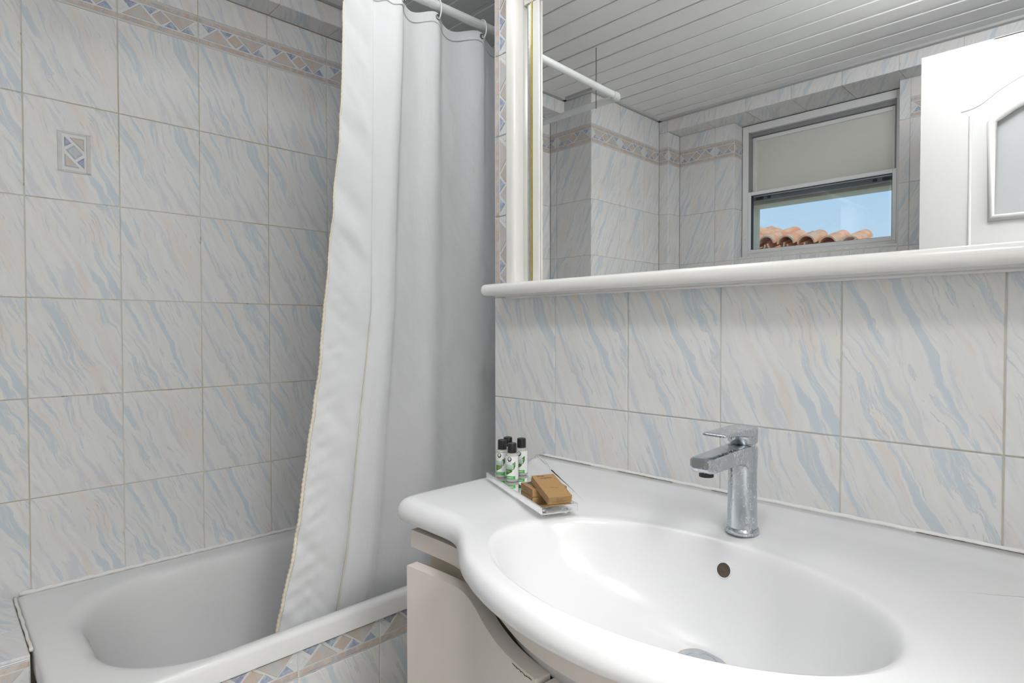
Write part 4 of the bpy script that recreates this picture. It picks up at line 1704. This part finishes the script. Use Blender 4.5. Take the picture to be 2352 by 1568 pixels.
vh = [(-.874, .607), (-.82, .608), (-.765, .608), (-.728, .603), (-.690, .590), (-.640, .568), (-.600, .551), (-.560, .534), (-.512, .516), (-.466, .505), (-.430, .501), (-.40, .500)]
strip('valance', sp2(mirror_path(vh), 110), -0.387, -0.3565, 0.020, M['cabinet'], van, 0.006, 4)
box('valance_side', (-.874, .632, -.387), (-.856, 1.030, -.3575), M['cabinet'], van, 0.003)
box('valance_side', (.056, .632, -.387), (.074, 1.030, -.3575), M['cabinet'], van, 0.003)
ch_ = [(x + (0.026 if x < -0.8 else 0.006), y + 0.023) for x, y in vh[:-1]] + [(-.40, .523)]
strip('carcass_front', sp2(mirror_path(ch_), 110), FL + 0.05, -0.3885, 0.016, M['carcass'], van, 0)
box('carcass_side', (-.848, .650, FL + 0.05), (-.832, 1.028, -.3885), M['carcass'], van)
box('carcass_side', (.032, .650, FL + 0.05), (.048, 1.028, -.3885), M['carcass'], van)
box('plinth', (-.82, .66, FL), (.02, 1.02, FL + 0.05), M['carcass'], van)
dh = [(-.846, .579), (-.793, .583), (-.740, .585), (-.712, .584), (-.685, .577), (-.646, .560), (-.603, .538), (-.565, .521), (-.532, .509), (-.501, .501), (-.464, .4935)]
strip('cabinet_door', sp2(dh, 60), FL + 0.055, -0.405, 0.022, M['cabinet'], van, 0.0035, 3)
d2 = [(-.454, .4925), (-.40, .4895)] + [(2 * XM - x, y) for x, y in dh[::-1]]
strip('cabinet_door', sp2(d2, 70), FL + 0.055, -0.4065, 0.022, M['cabinet'], van, 0.0035, 3)

# cracked paint along the lower corner of the door edges
M['crack'] = plain('cracked_paint', (0.16, 0.11, 0.06), 0.9, var=0.4, vscale=300)
for x0, x1, zz_ in ((-.512, -.4655, -0.4085), (-.452, -.425, -0.410)):
    bm = bmesh.new()
    src = [p_ for p_ in sp2(dh, 60) + sp2(d2, 70) if x0 <= p_[0] <= x1]
    src = sp2(src, 40)
    tube(bm, [P(x, y - 0.0003, zz_ - 0.0022 * abs(noise.noise(Vector((i * 0.35, x0, 0))))) for i, (x, y) in enumerate(src)], 0.0006, 5,
         rad=[0.0002 + 0.0010 * abs(noise.noise(Vector((i * 0.8, 2, x0)))) for i in range(40)])
    bm_obj('cracked_edge', bm, M['crack'], van, 3.2)
for x0, x1 in ((-0.955, -0.80), (-0.73, -0.60), (-0.52, -0.45), (-0.20, 0.05)):
    bm = bmesh.new()
    n_ = int((x1 - x0) / 0.005)
    tube(bm, [P(x0 + (x1 - x0) * i / n_, 1.0302, DECK + 0.0062 + 0.0003 * noise.noise(Vector((i * .3, x0, 0)))) for i in range(n_ + 1)], 0.0006, 5,
         rad=[0.0003 + 0.0006 * abs(noise.noise(Vector((i * .5, x0, 5)))) for i in range(n_ + 1)])
    bm_obj('joint_crack', bm, M['crack'], basin, 3.2)

# ------------------------------------------------------------------ tap
FX, FY, FZ = -0.388, 0.867, DECK + 0.0002
tap = empty('basin_tap', P(FX, FY, FZ), 'limescaled chrome single-lever mixer tap on the washbasin', 'tap')
lathe('base_ring', [(0.0235, 0.0), (0.0240, 0.002), (0.0240, 0.006), (0.0228, 0.0085), (0.021, 0.009)], P(FX, FY, FZ), M['chrome'], tap, 48)
lathe('tap_body', [(0.0215, 0.004), (0.0212, 0.03), (0.0206, 0.06), (0.0204, 0.09), (0.0210, 0.108), (0.0216, 0.120), (0.0216, 0.1275), (0.0200, 0.1300)], P(FX, FY, FZ), M['chrome'], tap, 56)
lathe('collar', [(0.0182, 0.128), (0.0182, 0.1335), (0.0175, 0.135)], P(FX, FY, FZ), M['chrome'], tap, 48)


def loft(name, secs, mat, parent, smooth=0.6, n=28, p=5.0):
    """superelliptic sections: (y, z_low, z_high, half_width)"""
    bm = bmesh.new()
    R = []
    for (y_, z0, z1, hw) in secs:
        ring = []
        for k in range(n):
            t = 2 * pi * k / n
            cx_, sz_ = cos(t), sin(t)
            ring.append(bm.verts.new(P(FX + hw * (abs(cx_) ** (2 / p)) * (1 if cx_ > 0 else -1), y_, (z0 + z1) / 2 + (z1 - z0) / 2 * (abs(sz_) ** (2 / p)) * (1 if sz_ > 0 else -1))))
        R.append(ring)
    for A, B in zip(R, R[1:]):
        for k in range(n):
            bm.faces.new((A[k], A[(k + 1) % n], B[(k + 1) % n], B[k]))
    bm.faces.new(R[0][::-1])
    bm.faces.new(R[-1])
    return bm_obj(name, bm, mat, parent, smooth)


sp = loft('spout', [(0.7365, -0.1885, -0.1770, 0.0125), (0.7375, -0.1915, -0.1745, 0.0152), (0.742, -0.1950, -0.1738, 0.0166), (0.750, -0.1962, -0.1734, 0.0170), (0.78, -0.1962, -0.1726, 0.0176), (0.82, -0.1962, -0.1716, 0.0186),
                    (0.840, -0.1985, -0.1710, 0.0192), (0.850, -0.2030, -0.1706, 0.0196), (0.858, -0.2150, -0.1704, 0.0198), (0.866, -0.235, -0.1704, 0.0190)], M['chrome'], tap)
lathe('aerator', [(0.0098, 0.0), (0.0098, 0.0055), (0.0102, 0.006)], P(FX, 0.7545, -0.2015), M['seal_black'], sp, 28)
hd = lathe('lever_hub', [(0.0195, 0.0), (0.0212, 0.002), (0.0214, 0.012), (0.0214, 0.0205), (0.0205, 0.0225), (0.0002, 0.0232)], P(FX, FY, -0.1700), M['chrome'], tap, 56)
loft('lever', [(0.7755, -0.1496, -0.1472, 0.0150), (0.7765, -0.1502, -0.1466, 0.0172), (0.782, -0.1506, -0.1462, 0.0180), (0.80, -0.1516, -0.1458, 0.0186), (0.83, -0.1545, -0.1454, 0.0194), (0.848, -0.1590, -0.1454, 0.0202),
               (0.862, -0.1600, -0.1456, 0.0212), (0.880, -0.1600, -0.1462, 0.0180)], M['chrome'], tap, 0.6, 28, 6.0)

# ------------------------------------------------------------------ acrylic tray with toiletries
e1, e2 = Vector((-0.929, 0.370)).normalized(), Vector((0.370, 0.929)).normalized()
TA = Vector((-0.640, 0.698))
tray = empty('acrylic_tray', P(-0.74, 0.78, DECK), 'clear acrylic tray on the washbasin deck', 'tray')


def tray_mat(u, v, z):
    p_ = TA + e1 * u + e2 * v
    m_ = Matrix(((e1.x, e2.x, 0, p_.x), (e1.y, e2.y, 0, p_.y), (0, 0, -1, z + CZ), (0, 0, 0, 1)))
    return m_


ZTR = -0.2868
bm = bmesh.new()
add_box(bm, (0, 0, 0), (0.258, 0.065, 0.0125), 0.0008, 2)
for v in bm.verts:
    p_ = TA + e1 * v.co.x + e2 * v.co.y
    v.co = P(p_.x, p_.y, ZTR - v.co.z)
bm_obj('tray_plate', bm, M['acrylic'], tray, 0.6)
for u in (0.016, 0.242):
    for v in (0.012, 0.053):
        p_ = TA + e1 * u + e2 * v
        lathe('foot', [(0.005, 0.0), (0.005, 0.0045)], P(p_.x, p_.y, DECK + 0.0002), M['acrylic'], tray, 16)


def text_mesh(body, size, bold=False):
    cu = bpy.data.curves.new('lettering', 'FONT')
    cu.body = body
    cu.size = size
    cu.resolution_u = 2
    cu.align_x = 'LEFT'
    if bold:
        cu.offset = size * 0.022
    o = bpy.data.objects.new('lettering', cu)
    COL.objects.link(o)
    dg = bpy.context.evaluated_depsgraph_get()
    me = bpy.data.meshes.new_from_object(o.evaluated_get(dg))
    bpy.data.objects.remove(o)
    bpy.data.curves.remove(cu)
    vs = [v.co.copy() for v in me.vertices]
    fs = [tuple(p_.vertices) for p_ in me.polygons]
    bpy.data.meshes.remove(me)
    x0, x1 = min(v.x for v in vs), max(v.x for v in vs)
    return vs, fs, x0, x1


BR = 0.0122


def wrap(name, polys, c, rot, r_, mat, parent):
    """flat print (arc, height in metres) laid on a bottle of radius r_; rot turns it"""
    Fd = Vector((0.7123, -0.7015))
    bm = bmesh.new()
    for vs, fs in polys:
        bvs = [bm.verts.new((v[0], v[1], 0)) for v in vs]
        for f in fs:
            try:
                bm.faces.new([bvs[i] for i in f])
            except ValueError:
                pass
    bmesh.ops.triangulate(bm, faces=bm.faces[:])
    for _ in range(6):
        es = [e for e in bm.edges if abs(e.verts[0].co.x - e.verts[1].co.x) > 0.0011]
        if es:
            bmesh.ops.subdivide_edges(bm, edges=es, cuts=1)
            bmesh.ops.triangulate(bm, faces=[f for f in bm.faces if len(f.verts) > 3])
    Rt = Vector((0.7017, 0.7125))
    for v in bm.verts:
        a_ = v.co.x / BR + rot
        d = Fd * cos(a_) + Rt * sin(a_)
        v.co = Vector((c.x + d.x * r_, c.y + d.y * r_, c.z + v.co.y))
    return bm_obj(name, bm, mat, parent, 3.2)


def rect(x0, x1, z0, z1):
    return ([(x0, z0), (x1, z0), (x1, z1), (x0, z1)], [(0, 1, 2, 3)])


def poly(*pts):
    return (list(pts), [tuple(range(len(pts)))])


def disc(cx_, cz_, rx, rz, n=24):
    return ([(cx_ + rx * cos(2 * pi * k / n), cz_ + rz * sin(2 * pi * k / n)) for k in range(n)], [tuple(range(n))])


def words(body, size, x, z, squeeze=1.0, bold=False, right=None):
    vs, fs, x0, x1 = text_mesh(body, size, bold)
    if right is not None:
        squeeze = (right - x) / (x1 - x0)
    return ([(x + (v.x - x0) * squeeze, z + v.y) for v in vs], fs)


def bottle(x, y, rot, label, band, hidden=False):
    c = P(x, y, ZTR + 0.0003)
    b = empty('toiletry_bottle', c, label, 'bottle', 'four toiletry bottles on the tray')
    lathe('bottle_body', [(0.0100, 0.0), (0.0118, 0.0006), (0.0122, 0.002), (0.0122, 0.0485), (0.0119, 0.0505), (0.0106, 0.0520), (0.0080, 0.0528), (0.0072, 0.0535), (0.0072, 0.0550)], c, M['bottle'], b, 96)
    cp = lathe('bottle_cap', [(0.0086, 0.0540), (0.0088, 0.0544), (0.0086, 0.0700), (0.0082, 0.0712), (0.0072, 0.0716), (0.0070, 0.0710)], c, M['black_cap'], b, 48)
    lab = wrap('bottle_label', [rect(-0.0195, 0.0150, 0.0050, 0.0480)], c, rot, BR + 0.00010, M['label_white'], b)
    if hidden:
        return b
    wrap('green_band', [rect(-0.0195, 0.0060, 0.0052, 0.0112)], c, rot, BR + 0.00020, M['label_green'], lab)
    wrap('printed_leaf', [poly((-0.0005, 0.0333), (0.0062, 0.0392), (0.0064, 0.0300), (0.0032, 0.0232), (-0.0150, 0.0232), (-0.0150, 0.0300)),
                          poly((-0.0150, 0.0235), (0.0010, 0.0235), (-0.0006, 0.0190), (-0.0060, 0.0155), (-0.0110, 0.0128), (-0.0150, 0.0125))], c, rot, BR + 0.00020, M['leaf_green'], lab)
    wrap('print_panel', [rect(-0.0165, 0.0026, 0.0240, 0.0332)], c, rot, BR + 0.00030, M['label_pale'], lab)
    wrap('emblem', [disc(-0.0052, 0.0428, 0.0041, 0.0047)], c, rot, BR + 0.00020, M['emblem'], lab)
    wrap('emblem_ring', [disc(-0.0052, 0.0438, 0.0024, 0.0030)], c, rot, BR + 0.00030, M['label_pale'], lab)
    wrap('lettering', [words('MY ROOTS', 0.0017, -0.0100, 0.0358, right=0.0006)], c, rot, BR + 0.00032, M['text_navy'], lab)
    wrap('lettering', [words('green', 0.0056, -0.0135, 0.0290, right=0.0020)], c, rot, BR + 0.00038, M['text_green'], lab)
    wrap('lettering', [words('TONIC', 0.0052, -0.0135, 0.0246, right=0.0020)], c, rot, BR + 0.00038, M['text_navy'], lab)
    if len(band) == 1:
        wrap('lettering', [words(band[0], 0.0030, -0.0105, 0.0072, right=0.0022, bold=True)], c, rot, BR + 0.00030, M['text_white'], lab)
    else:
        wrap('lettering', [words(band[0], 0.0022, -0.0120, 0.0087, right=0.0030), words(band[1], 0.0022, -0.0085, 0.0060, right=-0.0015)], c, rot, BR + 0.00030, M['text_white'], lab)
    return b


bottle(-0.8318, 0.7922, -0.05, 'black-capped body wash bottle nearest the curtain, text on two lines in its green band', ['BODY & HAND', 'BATH'])
bottle(-0.7947, 0.7826, 0.0, 'black-capped shampoo bottle standing foremost of the four on the tray', ['SHAMPOO'])
bottle(-0.8165, 0.8300, 0.0, 'black-capped shampoo bottle farthest to the right, half hidden by the foremost one', ['SHAMPOO'])
bottle(-0.8440, 0.8195, 0.0, 'black-capped bottle behind the other three with only its cap showing', [], True)


def carton(name, label, o, U, V, w, l, h, top=None):
    U, V = Vector(U).normalized(), Vector(V).normalized()
    Nn = U.cross(V)
    m_ = Matrix((U, V, Nn)).transposed().to_4x4()
    m_.translation = o
    e = empty(name, o + U * w / 2 + V * l / 2, label, 'box', 'kraft soap boxes on the tray')
    bm = bmesh.new()
    add_box(bm, (0, 0, 0), (w, l, h), 0.0006, 2)
    bm_obj('carton_body', bm, M['kraft'], e, 0.6, m_)
    return e, m_


def flat_print(name, polys, m_, face, parent, mat):
    """print on a box face: top (u, v) or near end (u, n)"""
    bm = bmesh.new()
    for vs, fs in polys:
        bvs = [bm.verts.new(face(v[0], v[1])) for v in vs]
        for f in fs:
            try:
                bm.faces.new([bvs[i] for i in f])
            except ValueError:
                pass
    return bm_obj(name, bm, mat, parent, None, m_)


yaw, tilt = 1.1432, 0.2438
U = Vector((cos(yaw), sin(yaw), 0))
V = Vector((-sin(yaw) * cos(tilt), cos(yaw) * cos(tilt), sin(tilt)))
W_, L_, H_ = 0.0422, 0.0772, 0.0131
e, m_ = carton('soap_box', 'brown kraft soap box with printed lettering, leaning on the other box', P(-0.6429, 0.7149, ZTR + 0.0003), U, V, W_, L_, H_)
top = lambda a, b2: (a, b2, H_ + 0.00012)
near = lambda a, b2: (a, -0.00012, b2)
flat_print('lettering', [words('Hotel', 0.0075, 0.0085, 0.0695, right=0.0205, bold=True), words('amenities', 0.0062, 0.0120, 0.0625, right=0.0330, bold=True)], m_, top, e, M['ink'])
wave = [(0.0150 + 0.016 * i / 24, 0.0300 + 0.0016 * sin(2 * pi * i / 24) - 0.0 * i) for i in range(25)]
flat_print('wave_mark', [([(x, y + 0.0005) for x, y in wave] + [(x, y - 0.0005 * sin(pi * i / 24)) for i, (x, y) in reversed(list(enumerate(wave)))], [tuple(range(50))])], m_, top, e, M['ink'])
flat_print('lettering', [words('Made in P.R.C.', 0.0023, 0.0140, 0.0088, right=0.0280)], m_, near, e, M['ink'])
flat_print('print_lines', [rect(0.0150, 0.0270, 0.0066, 0.0071), rect(0.0080, 0.0345, 0.0042, 0.0047), rect(0.0130, 0.0300, 0.0026, 0.0030)], m_, near, e, M['ink'])
flat_print('flap_line', [rect(0.0012, 0.0016, 0.0010, 0.0120)], m_, near, e, M['kraft_edge'])
flat_print('print_lines', [rect(0.0405, 0.0412, 0.0120, 0.0210), rect(0.0405, 0.0412, 0.0235, 0.0260)], m_, top, e, M['ink'])
yaw = 1.1644
U = Vector((cos(yaw), sin(yaw), 0))
V = Vector((-sin(yaw), cos(yaw), 0))
e, m_ = carton('soap_box', 'brown kraft soap box lying flat under the leaning one, with a dark round seal', P(-0.6908, 0.7284, ZTR + 0.0003), U, V, 0.0656, 0.0515, 0.0131)
top = lambda a, b2: (a, b2, 0.0131 + 0.00012)
left = lambda a, b2: (-0.00012, 0.0515 - a, b2)
flat_print('round_seal', [disc(0.0190, 0.0395, 0.0115, 0.0115, 32)], m_, top, e, M['emblem'])
top = lambda a, b2: (a, b2, 0.0131 + 0.0002)
flat_print('seal_shine', [poly((0.015, 0.030), (0.025, 0.031), (0.0275, 0.038), (0.022, 0.041), (0.016, 0.036))], m_, top, e, M['silver'])
flat_print('flap_line', [rect(0.004, 0.0505, 0.0119, 0.0125), rect(0.0503, 0.0512, 0.001, 0.0125)], m_, left, e, M['kraft_edge'])
flat_print('print_lines', [rect(0.010, 0.024, 0.0086, 0.0090), rect(0.012, 0.030, 0.0066, 0.0070), rect(0.014, 0.034, 0.0046, 0.0050)], m_, left, e, M['ink'])
